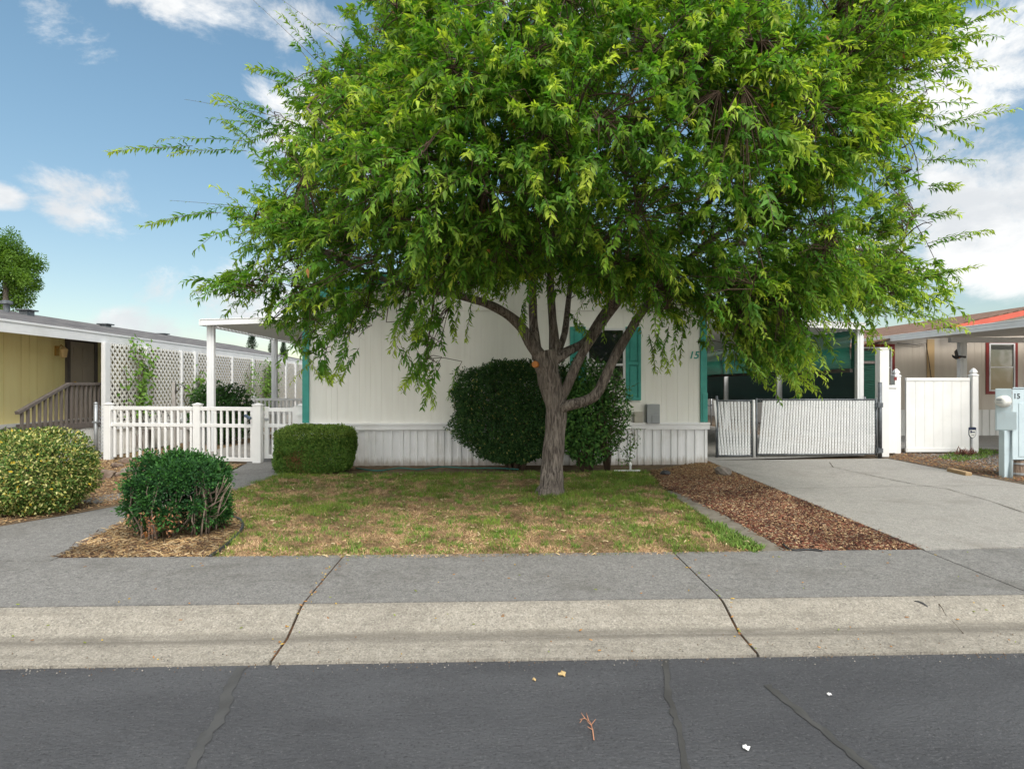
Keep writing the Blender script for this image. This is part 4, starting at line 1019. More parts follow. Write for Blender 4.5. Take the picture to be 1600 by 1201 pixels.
put('shaft', MB().box((x0,12.08,0),(x1,12.24,zp)), m_white, tp, bev=.006); put('cap', MB().box((x0-.008,12.07,zp),(x1+.008,12.25,zp+.03)), m_white, tp, bev=.008)

# white vinyl privacy fence
vf = thing('vinyl_fence', (WX(1460,12.6),12.6,0), 'white vinyl privacy fence panel with pointed post caps right of the driveway', 'fence')
YV = 12.7
def capped_post(px, pz_top, pz_bot, w=.13, Y=YV):
    x = WX(px, Y); zt = WZ(px, pz_top, Y)
    p = put('post', MB().box((x-w/2,Y-w/2,0),(x+w/2,Y+w/2,zt)), m_white, vf, bev=.006)
    cap = MB(); cap.add(*rot45(MB().lathe((x,Y,zt), [(w*.78,0),(w*.78,.02),(w*.6,.03),(w*.42,.05),(w*.46,.06),(w*.62,.075),(w*.50,.11),(w*.18,.155),(.002,.165)], 4), x, Y))
    put('post_cap', cap, m_white, p)
def rot45(mb, x, y):
    c = math.cos(math.pi/4); o = []
    for v in mb.v: dx, dy = v[0]-x, v[1]-y; o.append((x+(dx-dy)*c, y+(dx+dy)*c, v[2]))
    return o, mb.f
capped_post(1400, 588, 712); capped_post(1521, 587, 710, .125)
mb = MB(); x0, x1 = WX(1415,YV), WX(1514,YV); zt_ = WZ(1460,590,YV); nb_ = 7
vwall(mb, (x0,YV-.02), (x1,YV-.02), .03, lambda s: zt_-.06, groove([(x1-x0)/nb_], .022, .005), (0,-1)); mb.add([(x0,YV+.02,.03),(x1,YV+.02,.03),(x1,YV+.02,zt_-.06),(x0,YV+.02,zt_-.06)], [(0,1,2,3)])
put('panel', mb, m_white, vf)
put('rail', MB().box((x0,YV-.03,zt_-.07),(x1,YV+.03,zt_)), m_white, vf, bev=.005); put('rail', MB().box((x0+.02,YV-.028,.03),(x1,YV+.028,.12)), m_white, vf, bev=.005)
mb = MB(); xa, xb = WX(1386,YV-.3), WX(1400,YV-.1); mb.prism([(xa,YV-.22,.03),(xb,YV-.14,.03),(xb-.02,YV-.14,1.38),(xa,YV-.22,1.38)], (0,.03,0)); mb.prism([(xa,YV-.24,1.38),(xb,YV-.16,1.38),(xb,YV-.16,1.44),(xa,YV-.24,1.44)], (0,.06,0))
put('short_panel', mb, m_white, vf)
put('reflector', MB().box((WX(1390,12.55),12.40,WZ(1390,594,12.4)),(WX(1394,12.55),12.41,WZ(1390,589,12.4))), m_redw, vf)

# yard sign
sg = thing('yard_sign', (WX(1519,12.3),12.3,0), 'small shield shaped security sign on a thin stake at the foot of the white fence', 'sign')
xs_ = WX(1519.5,12.3); z1_, z0_ = WZ(1519,667,12.3), WZ(1519,685,12.3); hw = .078
put('stake', MB().bar((xs_,12.315,-.02),(xs_,12.315,z0_+.15),.018,.006,(0,1,0)), m_galv, sg)
sh = [(-hw,z1_-.01),(-hw*.5,z1_),(hw*.5,z1_),(hw,z1_-.01),(hw,z0_+.075),(hw*.6,z0_+.03),(0,z0_),(-hw*.6,z0_+.03),(-hw,z0_+.075)]
pl_ = put('plate', MB().prism([(xs_+a,12.300,b) for a,b in sh], (0,.010,0)), m_navy, sg)
put('sign_face', MB().prism([(xs_+a*.84,12.294,z0_+.012+(min(b,z1_-.055)-z0_)*.90) for a,b in sh], (0,.0055,0)), m_sign, sg)
put('print', MB().box((xs_-.05,12.290,z0_+.115),(xs_-.02,12.2935,z0_+.165)).box((xs_-.015,12.290,z0_+.122),(xs_+.045,12.2935,z0_+.142)).box((xs_-.03,12.290,z0_+.07),(xs_+.03,12.2935,z0_+.078)), m_navy, sg)
dp = thing('dead_plant', (WX(1508,12.2),12.2,0), 'clump of dried brown stalks by the security sign', 'plant')
rs = np.random.RandomState(4); nn = 240; Pd = np.array([WX(1508,12.2),12.2,.03]) + rs.normal(0,1,(nn,3))*[.10,.06,.035]; Pd[:,2] = np.abs(Pd[:,2])
leafmesh('stalks', Pd, rdir(nn,rs)+[0,0,.9], rdir(nn,rs), rs.uniform(.05,.14,nn), rs.uniform(.008,.02,nn), np.array([(.17,.075,.055)])*rs.uniform(.5,1.5,(nn,1)), m_tint, dp)

# utility pedestal
YU = 9.35
up_ = thing('utility_pedestal', (WX(1590,YU),YU,0), 'pale blue electric meter pedestal numbered 15 at the right edge', 'utility box')
xu0, xu1, xu2 = WX(1555,YU+.12), WX(1580,YU), WX(1580,YU)+.62
zt_, zm_, zl_ = WZ(1580,607,YU), WZ(1580,673,YU), WZ(1580,718,YU)
cabinet = MB().prism([(xu1,YU-.02,zl_),(xu2,YU-.02,zl_),(xu2,YU+.30,zl_),(xu1+.30,YU+.30,zl_)], (0,0,zt_-zl_)).prism([(xu1-.008,YU-.035,zt_+.002),(xu2+.01,YU-.035,zt_+.002),(xu2+.01,YU+.31,zt_+.002),(xu1+.30,YU+.31,zt_+.002)], (0,0,.016))
put('cabinet', cabinet, m_bluebox, up_, bev=.008)
put('cabinet_door', MB().box((xu1+.10,YU-.028,zl_+.05),(xu2-.03,YU-.021,zt_-.22)), m_bluebox, up_, bev=.003)
mbx = put('meter_box', MB().prism([(xu0,YU+.12,zm_),(xu1-.004,YU-.02,zm_),(xu1-.004,YU+.0,zm_),(xu0+.16,YU+.26,zm_)], (0,0,zt_-zm_)), m_bluebox, up_, bev=.008)
zl2 = zm_+(zt_-zm_)*.48
dirn = Vector((xu1-.004-xu0,-.14,0)).normalized(); nx = Vector((dirn.y,-dirn.x,0))
pa = Vector((xu0,YU+.12,0)); 
put('hatch', MB().prism([pa+dirn*.02+nx*.001+Vector((0,0,zm_+.02)), pa+dirn*.26+nx*.001+Vector((0,0,zm_+.02)), pa+dirn*.26+nx*.001+Vector((0,0,zl2-.02)), pa+dirn*.02+nx*.001+Vector((0,0,zl2-.02))], nx*.008), m_bluebox, mbx)
cm_ = pa+dirn*.11+Vector((0,0,WZ(1565,627,YU)))
axm = (nx*.8+Vector((-.75,-.05,0))).normalized()
mt = put('electric_meter', MB().lathe(cm_-axm*.02, [(.095,0),(.095,.05),(.082,.055),(.082,.12),(.075,.145),(.05,.156),(.002,.158)], 22, axis=axm), m_meter, up_, smooth=True)
fc = cm_+axm*.145; q = axm.cross(Vector((0,0,1))).normalized()
put('dial', MB().bar(fc-q*.035+Vector((0,0,.03)), fc+q*.035+Vector((0,0,.03)), .02, .022, (0,0,1)).bar(fc-q*.045+Vector((0,0,-.02)), fc+q*.04+Vector((0,0,-.02)), .018, .008, (0,0,1)), m_grey, mt)
t = place_text(text_mesh('15', .115, .003), (xu1+.012,YU-.0225,zt_-.155)); put('number', t, m_ink, up_)
put('leg', MB().box((WX(1571,YU),YU+.02,-.05),(WX(1580,YU),YU+.13,zm_)).box((WX(1580,YU)+.34,YU+.02,-.05),(WX(1580,YU)+.43,YU+.13,zl_)), m_bluebox, up_, bev=.006)
put('conduit', MB().tube([(WX(1585,YU),YU+.04,zm_),(WX(1584,YU),YU+.04,zm_-.2),(WX(1578,YU),YU-.02,-.04)], .024, 10), m_bluebox, up_, smooth=True)
wp = thing('timber_stump', (WX(1600,YU-.1),YU+.12,0), 'round weathered timber stump under the pale blue meter pedestal', 'stump')
put('stump', MB().lathe((WX(1604,YU),YU+.13,-.05), [(.165,0),(.16,.1),(.155,.25),(.15,zl_+.03),(.13,zl_+.04)], 20), m_wood, wp, smooth=False)
put('band', MB().lathe((WX(1604,YU),YU+.13,.04), [(.172,0),(.172,.03)], 20).lathe((WX(1604,YU),YU+.13,.20), [(.17,0),(.17,.025)], 20), m_grey, wp)

# ------------------------------------------------------------------ right neighbour
YN = 17.0
rn = thing('neighbour_home', (14, YN, 0), 'tan neighbouring home with red window trim and brown shingle roof at the right', 'house')
NX0, NX1 = WX(1338,YN), WX(1338,YN)+8.6; NZE = 2.50; NXM = WX(1640,YN); nsl = .21
zn = lambda x: NZE + nsl*min(x-NX0, 2*NXM-NX0-x)
mb = MB(); vwall(mb, (NX0,YN), (NX1,YN), .72, lambda s: zn(NX0+s) - .02, groove([.4,.2]), (0,-1)); vwall(mb, (NX0,36), (NX0,YN), .0, lambda s: NZE, groove([.4]), (-1,0))
put('wall', mb, m_tan, rn)
put('corner_board', MB().box((WX(1448,YN),YN-.03,.74),(WX(1459,YN),YN-.001,WZ(1450,530,YN))), m_tand, rn)
mb = MB(); vwall(mb, (NX0,YN-.03), (NX1,YN-.03), .0, lambda s: .74, ribs([.10,.12,.08]), (0,-1)); put('skirting', mb, m_soffit, rn)
mb = MB()
for s in (-1,1):
    xe = NXM + s*(NXM-NX0+.35); ze = NZE-.10
    ztp = NZE + nsl*(NXM-NX0)
    mb.add([(xe,YN-.30,ze+.09),(NXM,YN-.30,ztp+.09),(NXM,36,ztp+.09),(xe,36,ze+.09),(xe,YN-.30,ze+.05),(NXM,YN-.30,ztp+.05),(NXM,36,ztp+.05),(xe,36,ze+.05)], [(0,1,2,3),(4,7,6,5),(0,4,5,1),(0,3,7,4)])
rf = put('roof', mb, m_brshg, rn)
xv = WX(1465,24); put('roof_vent', MB().box((NXM-2.3,23.5,zn(NXM-2.3)+.12),(NXM-1.8,24,zn(NXM-2.0)+.22)), m_black, rf, bev=.02)
mb = MB()
for s in (-1,1):
    xe = NXM + s*(NXM-NX0+.35); ze = NZE-.10; ztp = NZE + nsl*(NXM-NX0)
    if s < 0: q_ = WX(1474,YN); ze += (ztp-ze)*(q_-xe)/(NXM-xe); xe = q_
    mb.prism([(xe,YN-.32,ze+.06),(NXM,YN-.32,ztp+.06),(NXM,YN-.32,ztp-.09),(xe,YN-.32,ze-.09)], (0,.025,0))
put('rake_board', mb, m_redr, rn)
window(rn, WX(1544.5,YN), WX(1585,YN), WZ(1560,611,YN), WZ(1560,536,YN), YN, m_trimw, m_glasst, .5, .04, m_redw, .085)
window(rn, WX(1345,YN), WX(1393,YN), WZ(1370,606,YN), WZ(1370,542,YN), YN, m_trimw, m_glasst, .5, .04, m_redw, .085)
put('cable', MB().tube([(WX(1400,YN),YN-.05,WZ(1400,536,YN)),(WX(1430,YN),YN-.05,WZ(1430,539,YN)),(WX(1445,YN),YN-.05,WZ(1445,536,YN)),(WX(1449,YN),YN-.05,WZ(1449,560,YN)),(WX(1453,YN),YN-.05,WZ(1453,590,YN))], .009, 5), m_black, rn)
# its porch awning
pa_ = thing('porch_awning', (12.5, 14, 0), 'white porch awning in front of the tan neighbouring home', 'awning')
px_ = W(1380,530,Y=17.0).x; zA = 2.64
mb = MB().box((px_,8.0,zA),(px_+.03,19.5,zA+.165)).box((px_-.012,8.0,zA+.14),(px_,19.5,zA+.16)).box((px_-.008,8.0,zA+.07),(px_,19.5,zA+.078)); put('fascia', mb, m_trimw, pa_, bev=.002)
mb = MB(); ribsheet(mb, px_+.03, zA+.05, px_+5.5, zA+.20, 8.0, 16.6); put('roof_panel', mb, m_soffit, pa_)
put('beam', MB().box((WX(1484,15.4),15.36,WZ(1500,535,15.4)),(px_+5.5,15.46,WZ(1500,527,15.4))), m_trimw, pa_, bev=.004)
xq = WX(1504,15.4); put('post', MB().box((xq-.09,15.36,0),(xq+.09,15.48,WZ(1500,535,15.4))).box((xq-.03,15.345,0),(xq+.03,15.36,WZ(1500,535,15.4))), m_trimw, pa_, bev=.006)
br_ = thing('bird_ornament', (xq-.12,15.3,WZ(1495,557,15.3)), 'black flying bird ornament fixed to the white porch post', 'ornament')
bz = WZ(1495,557,15.3); bxx = WX(1496,15.3)
mb = MB().tube([(bxx-.16,15.28,bz+.05),(bxx-.12,15.28,bz-.0),(bxx-.05,15.28,bz-.03),(bxx+.03,15.28,bz-.01),(bxx+.10,15.28,bz+.0),(bxx+.20,15.3,bz-.01)], [.004,.03,.045,.04,.02,.03], 8)
put('body', mb, m_black, br_, smooth=True)
put('wing', MB().prism([(bxx-.09,15.25,bz+.01),(bxx-.01,15.25,bz+.02),(bxx-.03,15.25,bz+.12),(bxx-.05,15.25,bz+.19),(bxx-.11,15.25,bz+.13)], (0,.015,0)), m_black, br_)
put('breast', MB().blob((bxx+.01,15.255,bz-.03),(.035,.02,.02),2,.1,1), m_cut, br_)
gs = thing('green_windbreak', (WX(1362,14),14,0), 'green shade netting panel seen between the carport post and the tall white post', 'shade screen')
put('netting', MB().box((WX(1346,14),13.99,.3),(WX(1379,14),14.0,WZ(1360,548,14))), m_green, gs)
put('rail', MB().box((WX(1346,14),13.96,WZ(1360,568,14)),(WX(1379,14),13.988,WZ(1360,564,14))), m_greyw, gs)

# ------------------------------------------------------------------ left neighbour
LXW, LXF = -8.75, -7.85
ln_ = thing('yellow_home', (LXW, 14, 0), 'yellow sided neighbouring home with grey shingle roof at the left', 'house')
mb = MB(); vwall(mb, (LXW,30), (LXW,8.0), .70, lambda s: 2.42, groove([.40,.20,.20], .014, .010), (1,0))
mb.add([(LXW,8,.0),(LXW-7,8,.0),(LXW-7,8,2.4),(LXW,8,2.4)], [(0,1,2,3)]); put('wall', mb, m_yellow, ln_)
mb = MB(); vwall(mb, (LXW+.03,30), (LXW+.03,8.0), .0, lambda s: .68, ribs([.1,.12]), (1,0)); mb.box((LXW+.0,8,.66),(LXW+.05,30,.74)); put('skirting', mb, m_soffit, ln_)
LZ = 2.42; LXR = -11.7; LZR = 3.22
mb = MB().add([(LXF+.02,6.5,LZ+.07),(LXF+.02,28,LZ-.02),(LXR,28,LZR),(LXR,6.5,LZR),(LXR-4,6.5,LZ),(LXR-4,28,LZ)], [(0,1,2,3),(3,2,5,4)])
rl = put('roof', mb, m_grshg, ln_)
def roofz(x): return LZ+.05 + (LZR-LZ)*(LXF-x)/(LXF-LXR)
def roofvent(px, py, Y, pipe=False):
    p = W(px, py, Y=Y)
    if pipe: put('vent_pipe', MB().lathe((p.x,p.y,p.z-.5), [(.055,0),(.055,.42),(.12,.43),(.12,.49),(.05,.51)], 14), m_dsteel, rl, smooth=False)
    else: put('roof_vent', MB().box((p.x-.09,p.y-.12,p.z-.25),(p.x+.09,p.y+.12,p.z-.03)).box((p.x-.15,p.y-.17,p.z-.03),(p.x+.15,p.y+.17,p.z+.005)), m_dsteel, rl, bev=.01)
roofvent(10,470,13.9,True); roofvent(42,484,14.4); roofvent(165,506,17.5); roofvent(255,521,21.5)
mb = MB().prism([(LXF,6.5,LZ-.13),(LXF,28,LZ-.16),(LXF,28,LZ-.0),(LXF,6.5,LZ+.09)], (.03,0,0)).prism([(LXF+.03,6.5,LZ+.05),(LXF+.03,28,LZ-.03),(LXF+.03,28,LZ-.0),(LXF+.03,6.5,LZ+.09)], (.012,0,0))
put('fascia', mb, m_trimw, ln_, bev=.002)
mb = MB().add([(LXF,6.5,LZ-.10),(LXF,28,LZ-.13),(LXW,28,LZ-.03),(LXW,6.5,LZ)], [(0,1,2,3)]); put('soffit', mb, m_soffit, ln_)
# front door on the long wall
dy0, dy1, dz0, dz1 = 12.86, 13.62, .74, 2.33; xd = LXW
dr = put('door', MB().box((xd-.03,dy0,dz0),(xd+.035,dy1,dz1)), m_door, ln_, bev=.004)
mb = MB()
for a, b in ((.12,.40),(.50,.78)):
    for c, d in ((.08,.36),(.42,.68),(.74,.93)):
        mb.box((xd+.036,dy0+(dy1-dy0)*a,dz0+(dz1-dz0)*c),(xd+.046,dy0+(dy1-dy0)*b,dz0+(dz1-dz0)*d))
put('door_panel', mb, m_door, dr, bev=.004); put('handle', MB().lathe((xd+.036,dy0+.08,dz0+.75), [(.012,0),(.012,.03),(.03,.04),(.03,.06),(.002,.075)], 12, axis=(1,0,0)), m_brass, dr, smooth=True)
mb = MB().box((xd,dy0-.10,dz0),(xd+.05,dy0-.005,dz1+.09)).box((xd,dy1+.005,dz0),(xd+.05,dy1+.10,dz1+.09)).box((xd,dy0-.005,dz1+.005),(xd+.05,dy1+.005,dz1+.09)); put('door_frame', mb, m_greyw, ln_)
wl = put('wall_lamp', MB().box((xd+.001,12.46,2.02),(xd+.03,12.56,2.22)).tube([(xd+.03,12.51,2.17),(xd+.10,12.51,2.24),(xd+.15,12.51,2.19)], .01, 6), m_brass, ln_)
put('lamp_shade', MB().lathe((xd+.15,12.51,1.98), [(.02,0),(.05,.01),(.075,.17),(.03,.21),(.01,.23)], 8), M('lamp_glass', (.75,.55,.28), rough=.2), wl)
# stairs with railing
stp = thing('porch_steps', (-8.6, 11.5, 0), 'dark grey wooden porch steps with slatted handrail leading to the yellow home', 'stairs')
sx0, sx1 = LXW+.06, -7.99; mb = MB(); y0s = 10.2
for i in range(4): mb.box((sx0,y0s+i*.30,.0 if i == 0 else i*.17-.0),(sx1,y0s+(i+1)*.30+.02,(i+1)*.17))
mb.box((sx0,y0s+1.2,.60),(sx1,13.9,.72)); put('treads', mb, m_greyw, stp)
mb = MB(); vwall(mb, (sx1,13.9), (sx1,y0s+1.25), 0, lambda s: .6, groove([.12], .02, .012), (1,0)); put('skirt', mb, m_soffit, stp)
yA, yB_, yC = 10.55, 11.75, 13.9; zA_, zB_ = WZ(50,645,10.55), 1.46
mb = MB().bar((sx1,yA-.05,zA_),(sx1,yB_,zB_),.07,.055).bar((sx1,yB_,zB_),(sx1,yC,zB_),.07,.055); put('handrail', mb, m_greyw, stp, bev=.004)
mb = MB().bar((sx1,yA,zA_-.62),(sx1,yB_,zB_-.80),.04,.12).bar((sx1,yB_,zB_-.80),(sx1,yC,zB_-.80),.04,.10); put('bottom_rail', mb, m_greyw, stp)
mb = MB(); y = yA+.06
while y < yC:
    f = min(1, (y-yA)/(yB_-yA)); zt2 = zA_+(zB_-zA_)*f; zb2 = zA_-.62+(zB_-.80-zA_+.62)*f
    mb.box((sx1-.019,y-.019,zb2),(sx1+.019,y+.019,zt2-.01)); y += .135
put('balusters', mb, m_greyw, stp)

# lattice screen along the neighbour's porch
lt = thing('lattice_screen', (LXF+.06, 18, 0), 'long white lattice screen under the eave of the yellow home', 'lattice')
XLt = LXF+.06
def ypx(px): 
    a = (px-CX)/F; k = (math.cos(YAW)-a*math.sin(YAW))/(a*math.cos(YAW)+math.sin(YAW)); return XLt*k
def ltop(y): return 2.29 - (y-12)*.0014
posts = [(165,.13),(228,.05),(283,.05),(305,.10),(362,.05),(395,.12),(428,.05),(446,.08),(461,.08),(484,.08)]
def lattice(mb, y0, y1, z0, z1, step=.112, w=.046, x=XLt):
    Wd, Hh = y1-y0, z1-z0
    for k_, sg in enumerate((1,-1)):
        c = -Hh
        while c < Wd:
            t0, t1 = max(0,-c), min(Hh, Wd-c)
            if t1-t0 > .02:
                a = (y0+c+t0, z0+(t0 if sg > 0 else Hh-t0)); b = (y0+c+t1, z0+(t1 if sg > 0 else Hh-t1))
                xx = x + (.006 if k_ else -.006)
                mb.bar((xx,a[0],a[1]), (xx,b[0],b[1]), w, .010, (1,0,0))
            c += step*1.414
ys_ = [ypx(p) for p, w_ in posts]
for (p, w_), yy in zip(posts, ys_):
    put('post', MB().box((XLt-.035,yy-w_/2*1.3,0),(XLt+.045,yy+w_/2*1.3,ltop(yy))), m_trimw, lt, bev=.004)
for a, b in zip(ys_[:-1], ys_[1:]):
    mb = MB(); lattice(mb, a+.05, b-.05, .55, ltop(a)-.02); put('lattice_panel', mb, m_lat, lt)
put('base_boards', (lambda m_: vwall(m_, (XLt,ys_[-1]), (XLt,ys_[0]), .0, lambda s: .55, groove([.13], .03, .02), (1,0)))(MB()), m_lat, lt)
put('rail', MB().box((XLt-.025,ys_[0],.53),(XLt+.035,ys_[-1],.60)), m_trimw, lt)

# ------------------------------------------------------------------ picket fence and gate by the main house
YF = 11.55
pf = thing('picket_fence', (WX(290,YF), YF, 0), 'white vinyl picket fence with two rails left of the walkway gate', 'fence')
def rail_bay(parent, pA, pB, zt, zm, zb, name='picket_panel', zbot_rail=False, step=.128, pw=.042):
    mb = MB(); pA, pB = Vector(pA), Vector(pB); L = (pB-pA).length; n_ = max(2, round(L/step))
    for i in range(1, n_):
        q = pA.lerp(pB, i/n_); mb.box((q.x-pw/2,q.y-pw/2,zb),(q.x+pw/2,q.y+pw/2,zt-.02))
    put(name, mb, m_white, parent, bev=.004)
    for z, h in ((zt-.035,.07),(zm,.065)) + (((zb+.03,.07),) if zbot_rail else ()):
        put('rail', MB().bar(Vector((pA.x,pA.y,z)), Vector((pB.x,pB.y,z)), .055, h), m_white, parent, bev=.005)
def fpost(parent, x, y, z0, z1, w=.125):
    p = put('post', MB().box((x-w/2,y-w/2,z0),(x+w/2,y+w/2,z1)), m_white, parent, bev=.006)
    put('post_cap', MB().box((x-w/2-.01,y-w/2-.01,z1),(x+w/2+.01,y+w/2+.01,z1+.018)).add([(x-w/2,y-w/2,z1+.018),(x+w/2,y-w/2,z1+.018),(x+w/2,y+w/2,z1+.018),(x-w/2,y+w/2,z1+.018),(x,y,z1+.045)],[(0,1,4),(1,2,4),(2,3,4),(3,0,4)]), m_white, p)
A_ = (WX(170,12.0),12.0); B_ = (WX(309,11.75),11.75); C_ = (WX(403,11.45),11.45)
zt1, zm1 = WZ(290,635,11.75), WZ(290,664,11.75)
for q in (A_, B_, C_): fpost(pf, q[0], q[1], 0, zt1+.03, .13 if q != C_ else .15)
rail_bay(pf, (*A_,0), (*B_,0), zt1, zm1, .06); rail_bay(pf, (*B_,0), (*C_,0), zt1, zm1, .03, zbot_rail=True)
so = thing('solar_lamp', (WX(389,11.45), 11.40, zt1-.16), 'small slate blue solar lamp clipped to the picket fence beside the gate', 'lamp')
pp = Vector((WX(388,11.4),11.38,WZ(388,651,11.4)))
put('lamp_body', MB().bar(pp+Vector((-.06,0,.03)), pp+Vector((.06,-.02,-.03)), .05, .05), m_blueg, so, bev=.012); put('clip', MB().bar(pp+Vector((.06,-.02,-.03)), pp+Vector((.10,.05,-.02)), .02, .02), m_grey, so)
gt = thing('walkway_gate', (WX(440,11.5), 11.5, 0), 'white vinyl picket gate across the walkway beside the clipped boxwood', 'gate')
Dg, Eg = (WX(418,11.6),11.6), (WX(462,11.5),11.5)
rail_bay(gt, (*Dg,0), (*Eg,0), zt1-.02, zm1, .08, zbot_rail=True, step=.105)
put('stile', MB().box((Dg[0]-.05,Dg[1]-.03,.07),(Dg[0]+.03,Dg[1]+.03,zt1)).box((Eg[0]-.05,Eg[1]-.03,.07),(Eg[0]+.05,Eg[1]+.03,zt1)), m_white, gt, bev=.005)
put('latch', MB().box((Dg[0]-.05,Dg[1]-.05,zm1+.1),(Dg[0]+.03,Dg[1]-.03,zm1+.14)), m_galv, gt)
gpo = thing('gate_hinge_post', (WX(471,11.45),11.45,0), 'white hinge post of the walkway gate against the teal house corner', 'post')
fpost(gpo, WX(470.5,11.45), 11.45, 0, zt1+.02, .10); [put('hinge', MB().box((WX(462,11.4),11.37,h_),(WX(473,11.4),11.395,h_+.05)), m_white, gpo) for h_ in (zt1-.16, .26)]
bf = thing('rear_picket_fence', (-5.2, 17.5, 0), 'second white picket fence farther back beyond the walkway gate', 'fence')
a_, b_ = (WX(396,17.5),17.5), (XL-.05,17.2)
zt3 = WZ(440,622,17.4)
for q in (a_, ((a_[0]+b_[0])/2, 17.35), b_): fpost(bf, q[0], q[1], 0, zt3+.02, .11)
rail_bay(bf, (*a_,0), (*b_,0), zt3, zt3-.42, .05, step=.115, zbot_rail=True)
eb = thing('garden_border', (WX(370,16), 16, 0), 'low white picket border edging the bed behind the picket fence', 'border')
mb = MB(); e0, e1 = Vector((WX(338,15.5),15.5,0)), Vector((WX(398,17),17,0))
for i in range(14):
    q = e0.lerp(e1, i/13); mb.prism([(q.x-.03,q.y,0),(q.x+.03,q.y,0),(q.x+.03,q.y,.26),(q.x,q.y,.31),(q.x-.03,q.y,.26)], (0,.012,0))
put('pickets', mb, m_white, eb); put('rail', MB().bar(e0+Vector((0,.018,.12)), e1+Vector((0,.018,.12)), .012, .03), m_white, eb)
# galvanised chain-link end post with mesh
ce = thing('chain_link_fence', (WX(150,12.0),11.95,0), 'short galvanised chain link fence end beside the white picket fence', 'fence')
xg = WX(149.5,11.95)
put('post', MB().tube([(xg,11.95,0),(xg,11.95,WZ(150,631,11.95))], .034, 12).lathe((xg,11.95,WZ(150,631,11.95)), [(.036,0),(.036,.02),(.02,.035),(.002,.04)], 12), m_galv, ce, smooth=True)
mb = MB(); chainlink(mb, xg+.03, .0, A_[0]-.07, 1.05, 12.0, .05, .0022); put('wire_mesh', mb, m_galv, ce); put('band', MB().box((xg-.045,11.91,.72),(xg+.06,11.99,.75)), m_galv, ce)

# garden behind the fence
shape_shrub('garden_bush', (WX(343,15.2),15.2,.72), (.72,.6,.72), 2.4, 7000, .085, .5, [(.028,.085,.016),(.05,.13,.025),(.02,.06,.012)], 'round dark green bush behind the white picket fence', 'shrub', seed=11, shell=.45, lump=.22)
def vine(name, px, py0, py1, n_, wd, label, seed, col=((.09,.19,.03),(.17,.30,.05))):
    rs = np.random.RandomState(seed); y = ypx(px); z1 = WZ(px,py0,y); z0 = max(.02, WZ(px,py1,y))
    root = thing(name, (XLt+.12,y,0), label, 'vine'); mb = MB(); rr = random.Random(seed); allp = []
    for k in range(5):
        pts = []; yy = y+rr.uniform(-.15,.15); z = 0
        while z < z1-.1*k:
            pts.append((XLt+.05+rr.uniform(0,.05), yy, z)); yy += rr.uniform(-.12,.12)*(1 if z > .3 else .3); z += .16
        if len(pts) > 1: mb.tube(pts, .006, 5); allp += pts[2:]
    put('stem', mb, m_twig, root, smooth=True)
    a = np.array(allp); P = a[rs.randint(len(a), size=n_)] + rs.normal(0,1,(n_,3))*[.05,wd,.10] + [.05,0,0]; P = P[(P[:,2] > z0) & (P[:,2] < z1+.1)]; P[:,0] = np.maximum(P[:,0], XLt+.02); n_ = len(P)
    leafmesh('foliage', P, rdir(n_,rs)*.8+[.5,0,-.5], rdir(n_,rs)*.5+[.8,-.2,.5], rs.uniform(.08,.13,n_), rs.uniform(.05,.08,n_), lerp(*col, rs.rand(n_)), m_shrubleaf, root)
vine('climbing_vine', 214, 528, 650, 420, .16, 'leafy green vine on the nearest lattice panel', 1)
vine('climbing_vine', 296, 575, 650, 200, .14, 'thin green vine beside the garden bush', 2)
vine('climbing_vine', 414, 560, 640, 700, .36, 'broad bright green vine farthest along the lattice', 3)
vine('climbing_vine', 392, 560, 650, 130, .2, 'sparse pale vine just left of the second awning post', 4)
tpz = thing('garden_hook', (WX(272,13.4),13.4,0), 'grey timber garden post with a black curled hanging bracket', 'post')
put('shaft', MB().box((WX(269.5,13.4),13.37,0),(WX(274.5,13.4),13.43,WZ(272,597,13.4))), m_weath, tpz)
hx, hz = WX(274.5,13.4), WZ(272,600,13.4)
put('bracket', MB().tube([(hx+.015,13.38,hz+.02),(hx+.015,13.38,hz-.2)], .012, 6).tube([(hx+.02,13.38,hz-.02),(hx+.10,13.38,hz+.0),(hx+.18,13.38,hz-.04),(hx+.22,13.38,hz-.10)], .009, 6).tube([(hx+.02,13.38,hz-.16),(hx+.08,13.38,hz-.13),(hx+.11,13.38,hz-.05)], .008, 6), m_black, tpz, smooth=True)
bn = thing('garden_bench', (WX(265,13.9),13.9,0), 'weathered grey wooden bench behind the picket fence', 'bench')
x0, x1 = WX(226,13.9), WX(302,13.9)
put('backrest', MB().box((x0+.3,14.05,WZ(280,645,14)),(x1,14.09,WZ(280,637,14))).box((x0+.3,14.05,.55),(x0+.36,14.09,.86)).box((x1-.06,14.05,.45),(x1,14.09,.86)), m_weath, bn, bev=.006)
put('seat', MB().box((x0,13.7,.46),(x1,14.1,.50)), m_weath, bn, bev=.006)
for x in (x0+.04, x1-.10):
    for y in (13.72, 14.03): put('leg', MB().box((x,y,0),(x+.06,y+.06,.46)), m_weath, bn)

